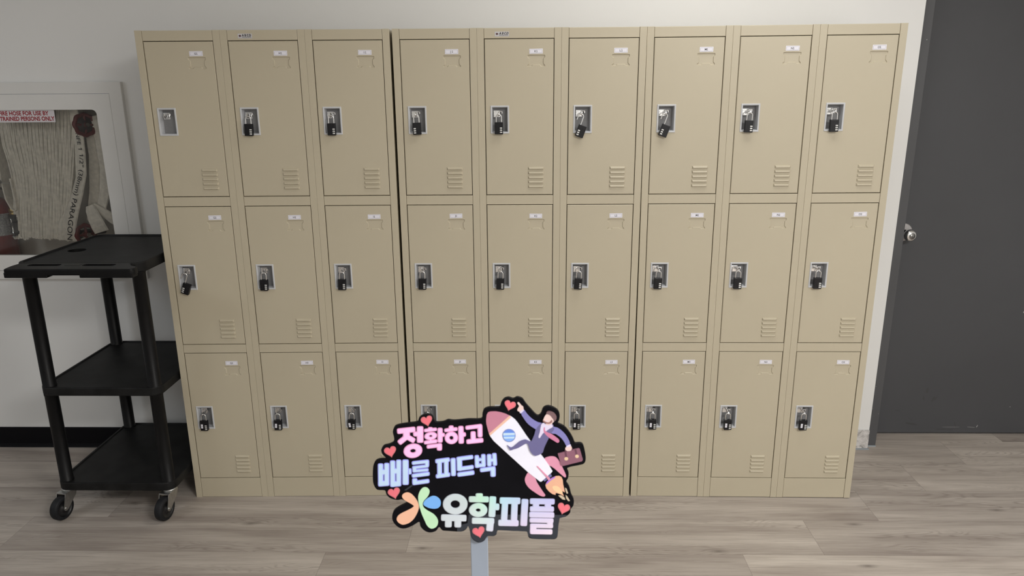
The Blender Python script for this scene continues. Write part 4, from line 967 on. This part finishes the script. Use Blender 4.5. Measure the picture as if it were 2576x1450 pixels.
def leg_mesh():
    b = MB()
    r = 0.0235
    prof = lambda z0, z1: b.lathe((0, 0, 0), (0, 0, 1), [(z0, r + 0.0012), (z0 + 0.006, r + 0.0012), (z0 + 0.007, r), (z1 - 0.007, r), (z1 - 0.006, r + 0.0012), (z1, r + 0.0012)], 28)
    prof(0.1435, 0.5155)
    prof(0.5435, 0.9950)
    return b.mesh('leg', [M_CART])


def fork_mesh():
    """swivel plate, raceway and the two fork arms; origin on the floor under the swivel"""
    b = MB()
    b.lathe((0, 0, 0), (0, 0, 1), [(0.114, 0.0), (0.114, 0.024), (0.110, 0.027), (0.106, 0.024), (0.106, 0.0)], 28)
    b.box(-0.0215, 0.0215, -0.040, 0.018, 0.1005, 0.1065, 0.0012)
    for s in (-1, 1):
        P = [(0.018, 0.1035), (-0.040, 0.1035), (-0.058, 0.050), (-0.054, 0.041), (-0.045, 0.037), (-0.036, 0.042), (0.008, 0.080)]
        x0, x1 = s * 0.0185, s * 0.0213
        n = len(P)
        A = [(x0, y, z) for y, z in P]
        B = [(x1, y, z) for y, z in P]
        b.add(A, [list(range(n))])
        b.add(B, [list(range(n))])
        b.skirt(A, B)
        b.cyl((s * 0.0185, -0.047, 0.048), (s * 0.0245, -0.047, 0.048), 0.0055, n=6)
    return b.mesh('caster', [M_STEEL])


def wheel_mesh():
    b = MB()
    R = 0.048
    b.lathe((-0.0155, 0, 0), (1, 0, 0), [(0.0, 0.034), (0.0, 0.041), (0.002, 0.045), (0.006, R - 0.0008), (0.0155, R), (0.025, R - 0.0008), (0.029, 0.045), (0.031, 0.041), (0.031, 0.034)], 44)
    b.lathe((-0.0155, 0, 0), (1, 0, 0), [(0.031, 0.035), (0.030, 0.033), (0.027, 0.031), (0.026, 0.014), (0.032, 0.011), (0.032, 0.0)], 36, 1)
    b.lathe((0.0155, 0, 0), (-1, 0, 0), [(0.031, 0.035), (0.030, 0.033), (0.027, 0.031), (0.026, 0.014), (0.032, 0.011), (0.032, 0.0)], 36, 1)
    return b.mesh('wheel', [M_RUBBER, M_HUB])


ME_LEG, ME_FORK, ME_WHEEL = leg_mesh(), fork_mesh(), wheel_mesh()
for i, (x, y, yaw) in enumerate(((CX0 + 0.030, CY0 + 0.030, -12), (CX1 - 0.030, CY0 + 0.030, -9), (CX0 + 0.030, CY1 - 0.030, 25), (CX1 - 0.030, CY1 - 0.030, -30))):
    link('leg', ME_LEG, cart, (x - cl.x, y - cl.y, 0))
    f = link('caster', ME_FORK, cart, (x - cl.x, y - cl.y, 0))
    f.rotation_euler = (0, 0, math.radians(yaw))
    link('wheel', ME_WHEEL, f, (0, -0.047, 0.048))

# ---------------------------------------------------------------- fire hose cabinet in the wall
KX0, KX1, KZ0, KZ1 = -2.497, -1.6450, 0.8228, 1.6612
FY = 0.405
cab = thing('fire_hose_cabinet', 'white recessed fire hose cabinet with a glazed door in the left wall', 'cabinet', ((KX0 + KX1) / 2, WY, KZ0))
co = Vector(cab.location)


def cabpart(name, mb, mats, parent=None):
    mb.v = [(x - co.x, y - co.y, z - co.z) for x, y, z in mb.v]
    return mb.build(name, mats, parent or cab)


RX0, RX1, RZ0, RZ1 = -2.445, -1.6985, 0.8628, 1.6145      # door outline
outer = [(KX0, KZ0), (KX1, KZ0), (KX1, KZ1), (KX0, KZ1)]
oin = inset(outer, 0.0015)
inn = [(RX0 - 0.0012, RZ0 - 0.0012), (RX1 + 0.0012, RZ0 - 0.0012), (RX1 + 0.0012, RZ1 + 0.0012), (RX0 - 0.0012, RZ1 + 0.0012)]
b = MB()
b.holed([oin, inn], lambda u, v: (u, FY, v))
b.skirt([(u, FY, v) for u, v in oin], [(u, FY + 0.0015, v) for u, v in outer])
b.skirt([(u, FY + 0.0015, v) for u, v in outer], [(u, WY, v) for u, v in outer])
b.skirt([(u, FY, v) for u, v in inn], [(u, FY + 0.03, v) for u, v in inn])
cabpart('outer_frame', b, M_CABWHITE)
# tub
b = MB()
TX0, TX1, TZ0, TZ1, TY = -2.448, -1.694, 0.874, 1.610, 0.615
b.box(TX0, TX1, TY, TY + 0.003, TZ0, TZ1)
b.box(TX0, TX0 + 0.003, FY + 0.03, TY, TZ0, TZ1)
b.box(TX1 - 0.003, TX1, FY + 0.03, TY, TZ0, TZ1)
b.box(TX0, TX1, FY + 0.03, TY, TZ0 - 0.003, TZ0)
b.box(TX0, TX1, FY + 0.03, TY, TZ1, TZ1 + 0.003)
cabpart('tub', b, M_CABIN)
# door with a round-cornered window
gl = rrect(-2.378, -1.7620, 0.9313, 1.5510, 0.020, 5)
dr = [(RX0, RZ0), (RX1, RZ0), (RX1, RZ1), (RX0, RZ1)]
din = inset(dr, 0.001)
b = MB()
b.holed([din, gl], lambda u, v: (u, FY, v))
b.skirt([(u, FY, v) for u, v in din], [(u, FY + 0.001, v) for u, v in dr])
b.skirt([(u, FY + 0.001, v) for u, v in dr], [(u, FY + 0.018, v) for u, v in dr])
b.skirt([(u, FY, v) for u, v in gl], [(u, FY + 0.018, v) for u, v in gl])
b.holed([dr, gl], lambda u, v: (u, FY + 0.018, v))
cdoor = cabpart('door', b, M_CABWHITE)
b = MB().box(-2.395, -1.745, FY + 0.009, FY + 0.012, 0.915, 1.568)
cabpart('glass_pane', b, M_GLASS, cdoor)
b = MB()
SX0, SX1, SZ0, SZ1 = -2.206, -1.9450, 1.5005, 1.5508
b.box(SX0, SX1, FY + 0.0083, FY + 0.0089, SZ0, SZ1)
for s, z, w in (('FIRE HOSE FOR USE BY', 1.5295, 0.2105), ('TRAINED PERSONS ONLY', 1.5075, 0.2320)):
    n0 = len(b.v)
    b.text(s, 0.0235, lambda x, y: (x, FY + 0.0081, y), 1, bold=0.0008, center=False)
    xa, xb = min(q[0] for q in b.v[n0:]), max(q[0] for q in b.v[n0:])
    k = w / (xb - xa)
    b.v[n0:] = [(-2.1795 + (q[0] - xa) * k, q[1], z + q[2]) for q in b.v[n0:]]
lab = cabpart('warning_sticker', b, [M_STICKWHITE, M_STICKRED], cdoor)
lab['label'] = 'white sticker with dark red fire hose warning'


# folded hose
def ribbon(b, path, t, y0, y1, mi=0):
    """band whose thin edge (t) is in the XZ plane and whose breadth runs from y0 to y1"""
    N = len(path)
    A, B = [], []
    for k in range(N):
        p, q = Vector(path[max(k - 1, 0)]), Vector(path[min(k + 1, N - 1)])
        d = (q - p).normalized()
        n = Vector((-d.y, d.x))
        A.append(Vector(path[k]) + n * t / 2)
        B.append(Vector(path[k]) - n * t / 2)
    c = t * 0.32
    vs, fs = [], []
    for k in range(N):
        m = (A[k] - B[k]).normalized() * c
        a, e = A[k], B[k]
        vs += [(a.x, y0 + c, a.y), (a.x - m.x, y0, a.y - m.y), (e.x + m.x, y0, e.y + m.y), (e.x, y0 + c, e.y), (e.x, y1, e.y), (a.x, y1, a.y)]
    for k in range(N - 1):
        for i in range(6):
            j = (i + 1) % 6
            fs.append([k * 6 + i, k * 6 + j, (k + 1) * 6 + j, (k + 1) * 6 + i])
    fs += [[0, 1, 2, 3, 4, 5], [(N - 1) * 6 + i for i in range(5, -1, -1)]]
    b.add(vs, fs, mi, False)


NS = 40
T = 0.0068


def strand_x(i, z):
    """x of fold i at height z: bunched on the rack, leaning left, flaring at the lower left"""
    f = i / (NS - 1.0)
    s = (1.56 - z) / 0.57
    xt = -2.233 + 0.336 * f
    xb = -2.240 + 0.222 * f
    x = xt + (xb - xt) * (s ** 1.15)
    if z < 1.12:
        g = (1.12 - z) / 0.12
        x += -0.020 * g * (1 - f) ** 3
    else:
        x += 0.018 * math.sin(PI * min(1, max(0, (1.40 - z) / 0.28))) * (1 - f) ** 2
    return x + 0.0015 * math.sin(7.1 * i + 9 * z) + 0.0012 * math.sin(3.3 * i + 23 * z)


b = MB()
rng = random.Random(3)
path = []
for i in range(NS):
    zb = 0.992 - 0.010 * (i / NS) + rng.uniform(-0.006, 0.006)
    if i % 2 == 0:
        zbot = zb
    zs_ = [1.560 - (1.560 - (zbot + 0.012)) * k / 14 for k in range(15)]
    pts = [(strand_x(i, z), z) for z in zs_]
    if i % 2 == 0:
        path += pts
        xa, xb = strand_x(i, zbot + 0.012), strand_x(min(i + 1, NS - 1), zbot + 0.012)
        cxm, rr = (xa + xb) / 2, max(abs(xb - xa) / 2, 0.0042)
        path += [(cxm - rr * math.cos(PI * k / 7) * 1.15, zbot + 0.010 - (rr + 0.004) * math.sin(PI * k / 7)) for k in range(1, 7)]
    else:
        path += pts[::-1]
        if i < NS - 1:
            xa, xb = strand_x(i, 1.56), strand_x(i + 1, 1.56)
            path += [((xa + xb) / 2, 1.560 + abs(xb - xa) / 2 + 0.003)]
ribbon(b, path, T, 0.476, 0.530)
# short first fold that hangs to the nozzle
short = [(-2.247, 1.56), (-2.254, 1.40), (-2.262, 1.26), (-2.257, 1.17), (-2.240, 1.127), (-2.228, 1.118), (-2.220, 1.124), (-2.217, 1.16), (-2.222, 1.26)]
ribbon(b, short, T, 0.462, 0.515)


def flat(b, pts, y, t, mi=0, flip=None):
    """flat hose seen from its broad side: pts are (x, z, width, y offset)"""
    n = len(pts)
    vs, fs = [], []
    for k in range(n):
        p, q = pts[max(k - 1, 0)], pts[min(k + 1, n - 1)]
        d = Vector((q[0] - p[0], q[1] - p[1])).normalized()
        nrm = Vector((-d.y, d.x))
        x, z, w, dy = pts[k]
        for s, yy in ((-0.5, 0), (-0.42, -t * 0.5), (0.42, -t * 0.5), (0.5, 0), (0.42, t * 0.5), (-0.42, t * 0.5)):
            vs.append((x + nrm.x * w * s, y + dy + yy, z + nrm.y * w * s))
    for k in range(n - 1):
        for i in range(6):
            j = (i + 1) % 6
            fs.append([k * 6 + i, k * 6 + j, (k + 1) * 6 + j, (k + 1) * 6 + i])
    fs += [[0, 1, 2, 3, 4, 5], [(n - 1) * 6 + i for i in range(5, -1, -1)]]
    b.add(vs, fs, mi, False)


FLAP = [(-1.893, 1.556, 0.034, 0.0), (-1.884, 1.46, 0.036, 0.0), (-1.890, 1.36, 0.037, 0.0), (-1.900, 1.28, 0.040, 0.0), (-1.930, 1.20, 0.046, -0.002), (-1.966, 1.12, 0.056, -0.004),
        (-1.992, 1.06, 0.064, -0.004), (-2.004, 1.00, 0.068, 0.0), (-2.006, 0.984, 0.068, 0.004)]
flat(b, FLAP, 0.466, 0.008)
flat(b, [(-1.902, 1.556, 0.030, 0.004), (-1.900, 1.40, 0.032, 0.004), (-1.915, 1.26, 0.040, 0.004), (-1.965, 1.13, 0.050, 0.004), (-2.020, 1.06, 0.050, 0.004), (-2.032, 1.0, 0.05, 0.004), (-2.03, 0.99, 0.05, 0.004)], 0.468, 0.010)
# return run behind the wheels and the loose fold at the lower valve
flat(b, [(-1.842, 1.52, 0.046, 0.0), (-1.823, 1.43, 0.050, 0.0), (-1.818, 1.30, 0.052, 0.0), (-1.835, 1.20, 0.050, 0.0), (-1.857, 1.14, 0.044, 0.0), (-1.875, 1.08, 0.040, 0.0), (-1.890, 1.03, 0.04, 0.004)], 0.508, 0.009)
flat(b, [(-1.870, 1.52, 0.050, 0.0), (-1.868, 1.35, 0.050, 0.0), (-1.890, 1.20, 0.050, 0.0), (-1.925, 1.06, 0.05, 0.0)], 0.524, 0.009)
flat(b, [(-1.901, 1.138, 0.036, 0.0), (-1.895, 1.120, 0.052, -0.006), (-1.882, 1.080, 0.064, -0.010), (-1.870, 1.045, 0.068, -0.010), (-1.863, 1.020, 0.068, -0.004)], 0.486, 0.012)
flat(b, [(-1.884, 1.142, 0.016, 0.0), (-1.850, 1.105, 0.040, 0.004), (-1.815, 1.075, 0.050, 0.010), (-1.775, 1.050, 0.052, 0.012)], 0.492, 0.010)
# print along the front run
TP = [Vector(q) for q in ((-1.8865, 1.452), (-1.884, 1.36), (-1.893, 1.30), (-1.910, 1.255), (-1.935, 1.195), (-1.960, 1.135), (-1.979, 1.08), (-1.992, 1.03), (-1.999, 0.985))]
cum = [0.0]
for p, q in zip(TP[:-1], TP[1:]):
    cum.append(cum[-1] + (q - p).length)


def along(s, up):
    s = max(0.0, min(cum[-1] - 1e-4, s))
    k = max(i for i in range(len(cum) - 1) if cum[i] <= s)
    u = (s - cum[k]) / (cum[k + 1] - cum[k])

    def tang(i):
        a, c = TP[max(i - 1, 0)], TP[min(i + 1, len(TP) - 1)]
        return (c - a).normalized()
    d = (tang(k) * (1 - u) + tang(k + 1) * u).normalized()
    p = TP[k] * (1 - u) + TP[k + 1] * u
    n = Vector((-d.y, d.x))
    q = p + n * (up - 0.009)
    return (q.x, 0.4560, q.y)


n0 = len(b.v)
b.text('NFE 1 1/2" (38mm) PARAGON', 0.0270, lambda x, y: (x, 0, y), 1, bold=0.00012, center=False)
xa, xb = min(q[0] for q in b.v[n0:]), max(q[0] for q in b.v[n0:])
L = cum[-1] - 0.004
# flags of the two figure ones
for pre in ('NFE 1', 'NFE 1 1'):
    tmp = MB().text(pre, 0.0270, lambda x, y: (x, 0, y), 1, bold=0.00012, center=False)
    xr = max(q[0] for q in tmp.v)
    zt = max(q[2] for q in tmp.v)
    b.plate([(xr - 0.0018, zt), (xr - 0.0018, zt - 0.0030), (xr - 0.0068, zt - 0.0062), (xr - 0.0068, zt - 0.0036)], 0, 0.0001, 1)
# letter size grows toward the bottom of the run, as the hose turns to face the room
b.v[n0:] = [along((((q[0] - xa) / (xb - xa)) ** 1.12) * L, q[2] * (0.78 + 0.42 * (q[0] - xa) / (xb - xa))) for q in b.v[n0:]]
hose = b.build('fire_hose', [M_HOSE, M_INK])
hose['label'] = 'cream canvas fire hose folded in long pleats behind the cabinet glass'
hose['category'] = 'fire hose'
# nozzle: brass coupling, ribbed black ring, chromed tip
b = MB()
nx, ny = -2.2500, 0.492
b.lathe((nx, ny, 1.1285), (0, 0, -1), [(0, 0.012), (0.003, 0.020), (0.014, 0.021), (0.018, 0.017), (0.026, 0.017), (0.028, 0.021)], 28, 0)
prof = [(0.028, 0.024)]
for i in range(6):
    prof += [(0.029 + i * 0.006, 0.0255), (0.032 + i * 0.006, 0.0255), (0.0325 + i * 0.006, 0.0235), (0.0345 + i * 0.006, 0.0235)]
prof += [(0.078, 0.0225), (0.100, 0.0225), (0.104, 0.0245), (0.112, 0.0245), (0.124, 0.016)]
b.lathe((nx, ny, 1.1285), (0, 0, -1), prof, 28, 1)
b.lathe((nx - 0.003, ny - 0.021, 1.090), (0, 0, -1), [(0, 0.0), (0, 0.0045), (0.030, 0.0055), (0.031, 0.004), (0.060, 0.004), (0.062, 0.0055), (0.085, 0.0045), (0.086, 0.009), (0.090, 0.009), (0.090, 0)], 16, 2)
nz = b.build('nozzle', [M_BRASS, M_DARKMETAL, M_CHROME], hose)
nz['label'] = 'brass and black hose nozzle'

# rack pin with its chromed hook
b = MB()
b.cyl((-2.40, 0.53, 1.592), (-1.86, 0.53, 1.592), 0.004, n=12)
b.cyl((-2.335, 0.447, 1.238), (-2.262, 0.445, 1.247), 0.0055, n=12)
b.lathe((-2.258, 0.445, 1.2475), (1, 0, 0.1), [(-0.009, 0.0), (-0.007, 0.008), (0.0, 0.010), (0.008, 0.007), (0.011, 0.0)], 16)
b.cyl((-2.258, 0.445, 1.244), (-2.215, 0.452, 1.240), 0.0012, n=8)
b.cyl((-2.335, 0.447, 1.238), (-2.335, 0.612, 1.238), 0.0045, n=10)
b.cyl((-2.400, 0.53, 1.592), (-2.400, 0.612, 1.592), 0.0045, n=10)
cabpart('hose_rack', b, M_STEEL)


def valve(loc, R, axis, label, body_to, solid=False):
    t = thing('valve', label, 'valve', loc)
    ax = Vector(axis).normalized()
    u = ax.orthogonal().normalized()
    v = ax.cross(u)
    b = MB()
    rim = [u * R * math.cos(2 * PI * i / 40) + v * R * math.sin(2 * PI * i / 40) for i in range(40)]
    rim = [p * (1 + 0.05 * math.cos(8 * 2 * PI * i / 40)) for i, p in enumerate(rim)]
    b.tube(rim, 0.0085, 10, 0, True)
    for k in range(4):
        a = PI / 4 + PI / 2 * k
        b.cyl(ax * 0.004, u * R * math.cos(a) + v * R * math.sin(a), 0.0055, n=10)
    b.lathe(ax * -0.012, ax, [(0, 0), (0, 0.013), (0.018, 0.013), (0.022, 0.009), (0.022, 0)], 20)
    if solid:
        b.lathe((0, 0, 0), ax, [(0.010, 0.010), (0.006, R * 0.5), (-0.002, R * 0.97)], 36, 1)
        b.lathe((0, 0, 0), ax, [(0.007, 0.010), (0.003, R * 0.5), (-0.005, R * 0.97)], 36, 1)
    b.build('handwheel', [M_RED, M_WEB], t)
    s = MB().cyl(ax * -0.035, ax * 0.016, 0.0052, n=14)
    s.cyl(ax * 0.016, ax * 0.023, 0.009, n=6)
    s.build('stem', M_CHROME, t)
    d = MB().lathe(ax * -0.028, -ax, [(0, 0), (0, 0.016), (0.012, 0.020), (0.03, 0.024), (0.05, 0.018)], 20)
    d.cyl(ax * -0.055, Vector(body_to) - Vector(loc), 0.016, n=16)
    d.build('valve_body', M_DARKMETAL, t)
    return t


M_WEB = mat('dark_wheel_web', lin(0.022, 0.010, 0.011), 0.45)
valve((-1.862, 0.478, 1.486), 0.043, (0.86, -0.50, 0.05), 'dark red valve handwheel at the upper right corner behind the cabinet glass', (-1.838, 0.585, 1.475), True)
valve((-1.924, 0.462, 1.012), 0.042, (0.91, -0.41, 0.05), 'dark red valve handwheel at the bottom behind the cabinet glass', (-1.91, 0.585, 1.010))

# extinguisher standing in the cabinet
ext = thing('fire_extinguisher', 'red fire extinguisher with a grey label at the left edge of the cabinet', 'fire extinguisher', (-2.362, 0.530, 0.8745))
r = 0.066
MB().lathe((0, 0, 0), (0, 0, 1), [(0, 0), (0, r - 0.006), (0.006, r), (0.250, r), (0.272, r - 0.008), (0.288, r - 0.028), (0.296, 0.018), (0.312, 0.016), (0.312, 0)], 44).build('tank', M_EXT, ext)
MB().lathe((0, 0, 0), (0, 0, 1), [(0.128, r + 0.0006), (0.226, r + 0.0006)], 44).build('label', M_EXTLABEL, ext)
h = MB().lathe((0, 0, 0), (0, 0, 1), [(0.312, 0.013), (0.345, 0.015), (0.350, 0.0)], 20)
h.box(-0.020, 0.090, -0.011, 0.011, 0.330, 0.336, 0.002, M=Matrix.Translation((0, -0.012, 0.045)) @ Matrix.Rotation(math.radians(14), 4, 'Y'))
h.box(-0.020, 0.076, -0.010, 0.010, 0.318, 0.323, 0.002, M=Matrix.Translation((0, -0.012, 0.020)) @ Matrix.Rotation(math.radians(8), 4, 'Y'))
h.build('lever', M_DARKMETAL, ext)

# ---------------------------------------------------------------- slogan sign on a stick
SGX, SGY, SGZ = -0.0315, -1.94, 1.0
sign = thing('slogan_sign', 'black die-cut sign with pastel lettering and a rocket, held up on a grey stick', 'sign', (SGX, SGY, 0))


def cv(P):
    return [(x * 1e-4, SGZ + z * 1e-4) for x, z in P]


board = MB().plate(smooth_loop(cv(SIGN['outline']), 3), 0.0, 0.004).build('board', M_SIGNBLACK, sign)
b = MB().plate(cv(SIGN['painted_reflection']), -0.0003, 0.0)  # reflection and glint painted on the board as flat grey plates
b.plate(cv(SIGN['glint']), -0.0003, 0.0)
b.build('painted_reflection', M_SIGNREFLECTION, board)
b = MB().box(-0.0098, 0.0112, 0.0042, 0.0075, 0.0, 1.115, 0.0008)
b.build('stick', M_POLE, sign)


def printed(name, col, rough=0.42):
    return mat(name, col, rough, var=0.02, vscale=60, spec=0.3)


def lettering(name, data, m_edge, m_fill, d):
    strokes, rings = data
    b = MB()
    # every stroke is printed a hair thicker than the one before, so that no two faces coincide
    for n_, q in enumerate(strokes):
        y = -0.000006 * n_
        b.plate(rounded(cv(q), 0.0022, 3), -0.0005 + y, -0.00005)
        b.plate(inset(rounded(cv(q), 0.0022, 3), d), -0.0009 + y, -0.0003, 1)
    for n_, (o, i) in enumerate(rings):
        y = -0.0003 - 0.000006 * n_
        o, i = cv(o), cv(i)
        b.ring(o, i, -0.0005 + y, -0.00005)
        c = Vector((sum(p[0] for p in o) / len(o), sum(p[1] for p in o) / len(o)))

        def shrink(L, k):
            return [tuple(Vector(p) - (Vector(p) - c).normalized() * k) for p in L]
        b.ring(shrink(o, d), shrink(i, -d * 0.8), -0.0009 + y, -0.0003, 1)
    return b.build(name, [m_edge, m_fill], board)


def pastel(name, sat):
    """printed pastel gradient: grey-white, mint, cyan, lavender from left to right, pinker downwards"""
    m = bpy.data.materials.new(name)
    m.use_nodes = True
    k = NT(m)
    tc = k.n('TexCoord')
    sp = k.n('SeparateXYZ')
    k.put(sp.inputs[0], tc.outputs['Object'])
    fx = k.math('DIVIDE', k.math('ADD', sp.outputs[0], 0.044), 0.135)
    fz = k.math('DIVIDE', k.math('SUBTRACT', 1.165, sp.outputs[2]), 0.045)
    a = k.ramp(fx, [(0.0, lin(0.62, 0.70, 0.76)), (0.22, lin(0.60, 0.70, 0.72)), (0.36, lin(0.56, 0.86, 0.68)), (0.55, lin(0.50, 0.76, 0.90)), (0.78, lin(0.56, 0.62, 0.90)), (1.0, lin(0.56, 0.56, 0.90))])
    c = k.ramp(fx, [(0.0, lin(0.66, 0.72, 0.78)), (0.4, lin(0.74, 0.76, 0.90)), (0.65, lin(0.80, 0.66, 0.90)), (1.0, lin(0.90, 0.78, 0.90))])
    col = k.mix(fz, a, c)
    if sat < 1:
        col = k.mix(1 - sat, col, lin(0.36, 0.34, 0.46))
    k.put(k.b.inputs['Base Color'], col)
    k.b.inputs['Roughness'].default_value = 0.42
    return m


P_ = dict(pe=printed('pink_letter_edge', lin(0.86, 0.40, 0.68)), pf=printed('pink_letter', lin(0.98, 0.60, 0.96)),
          be=printed('blue_letter_edge', lin(0.38, 0.40, 0.95)), bf=printed('blue_letter', lin(0.56, 0.74, 0.99)),
          orange=printed('orange_petal', lin(0.90, 0.52, 0.36)), green=printed('green_petal', lin(0.56, 0.85, 0.57)), azure=printed('blue_petal', lin(0.20, 0.47, 0.95)),
          hearte=printed('heart_edge', lin(0.70, 0.20, 0.23)), heart=printed('heart', lin(0.86, 0.19, 0.24)), white=printed('rocket_white', lin(0.86, 0.86, 0.99)), nose=printed('rocket_pink', lin(0.56, 0.23, 0.32)),
          fin=printed('fin_pink', lin(0.72, 0.31, 0.44)), band=printed('rocket_band', lin(0.85, 0.54, 0.42)), prt=printed('porthole_ring', lin(0.20, 0.26, 0.58)),
          pgl=printed('porthole_blue', lin(0.25, 0.45, 0.92)), ptop=printed('porthole_dark', lin(0.14, 0.27, 0.80)), pw=printed('porthole_light', lin(0.60, 0.78, 0.95)),
          noz=printed('rocket_nozzle', lin(0.17, 0.17, 0.36)), fl=printed('flame', lin(0.82, 0.46, 0.31)), flv=printed('flame_violet', lin(0.44, 0.20, 0.75)), flc=printed('flame_core', lin(0.88, 0.62, 0.37)),
          spark=printed('spark', lin(0.60, 0.50, 0.37)), suit=printed('suit', lin(0.155, 0.145, 0.31)), suit2=printed('suit_light', lin(0.235, 0.225, 0.52)), skin=printed('skin', lin(0.82, 0.62, 0.60)),
          shirt=printed('shirt', lin(0.74, 0.68, 0.88)), tie=printed('tie', lin(0.62, 0.22, 0.37)), beard=printed('beard', lin(0.33, 0.17, 0.16)), hair=printed('hair', lin(0.20, 0.12, 0.13)),
          case=printed('briefcase', lin(0.27, 0.12, 0.17)), strap=printed('briefcase_strap', lin(0.14, 0.06, 0.09)), clasp=printed('clasp', lin(0.78, 0.58, 0.38)))
lettering('pink_lettering', SIGN['pink'], P_['pe'], P_['pf'], 0.0010)
lettering('blue_lettering', SIGN['blue'], P_['be'], P_['bf'], 0.0010)
lettering('pastel_lettering', SIGN['pastel'], pastel('pastel_edge', 0.72), pastel('pastel_letter', 1.0), 0.0007)
emb = MB()
for k, key in enumerate(('orange', 'green', 'azure')):
    emb.plate(smooth_loop(cv(SIGN[key]), 3), -0.0006 - 0.00012 * (k == 1), 0.0, k)
emb.build('petal_emblem', [P_['orange'], P_['green'], P_['azure']], board)
for h in SIGN['hearts']:
    hh = cv(h)
    hc = Vector((sum(p[0] for p in hh) / len(hh), sum(p[1] for p in hh) / len(hh)))
    b = MB().plate(hh, -0.0006, -0.00005).plate([tuple(hc + (Vector(p) - hc) * 0.80) for p in hh], -0.0008, -0.0004, 1)
    b.build('heart', [P_['hearte'], P_['heart']], board)
R = SIGN['R']
b = MB()
order = [('fin_r', 'fin'), ('fin_l', 'fin'), ('nozzle', 'noz'), ('flame', 'fl'), ('flame_violet', 'flv'), ('flame_core', 'flc'), ('rocket', 'white'), ('band', 'band'), ('nose', 'nose'),
         ('port_ring', 'prt'), ('port_glass', 'pgl'), ('port_top', 'ptop'), ('port_white', 'pw'), ('fin_c', 'fin'), ('spark', 'spark')]
names = []
y = -0.0004
for key, mk in order:
    if mk not in names:
        names.append(mk)
    y -= 0.00006
    L = R[key]
    for P in (L if isinstance(L[0], list) else [L]):
        Q = cv(P)
        if key in ('nose', 'fin_r', 'fin_l', 'flame_core', 'flame_violet'):
            Q = smooth_loop(Q, 2) if key != 'nose' else Q
        b.plate(Q, y, 0.0, names.index(mk))
b.build('rocket', [P_[n] for n in names], board)
M_ = SIGN['M']
b = MB()
names = []
y = -0.0014
for key, mk in (('case', 'case'), ('strap', 'strap'), ('clasp', 'clasp'), ('handle', 'strap'), ('suit_arm2', 'suit2'), ('hand2', 'skin'), ('cuff2', 'shirt'), ('suit_arm', 'suit2'), ('hand', 'skin'), ('cuff', 'shirt'),
                ('suit', 'suit'), ('neck', 'skin'), ('shirt', 'shirt'), ('tie', 'tie'), ('hair', 'hair'), ('face', 'skin'), ('beard', 'beard'), ('mouth', 'shirt')):
    if mk not in names:
        names.append(mk)
    y -= 0.00005
    if key == 'case':
        y0 = y
    L = M_[key]
    for P in (L if isinstance(L[0], list) else [L]):
        b.plate(smooth_loop(cv(P), 2) if key not in ('strap', 'handle', 'case', 'clasp') else cv(P), y, 0.0 if key in ('case', 'suit_arm2', 'suit_arm', 'hair', 'hand', 'hand2', 'suit') else y + 0.0002, names.index(mk))
# hair also covers the crown of the head in front of the face
b.plate(smooth_loop(cv(M_['hair']), 2), y - 0.00005, y, names.index('hair'))
b.build('businessman_print', [P_[n] for n in names], board)
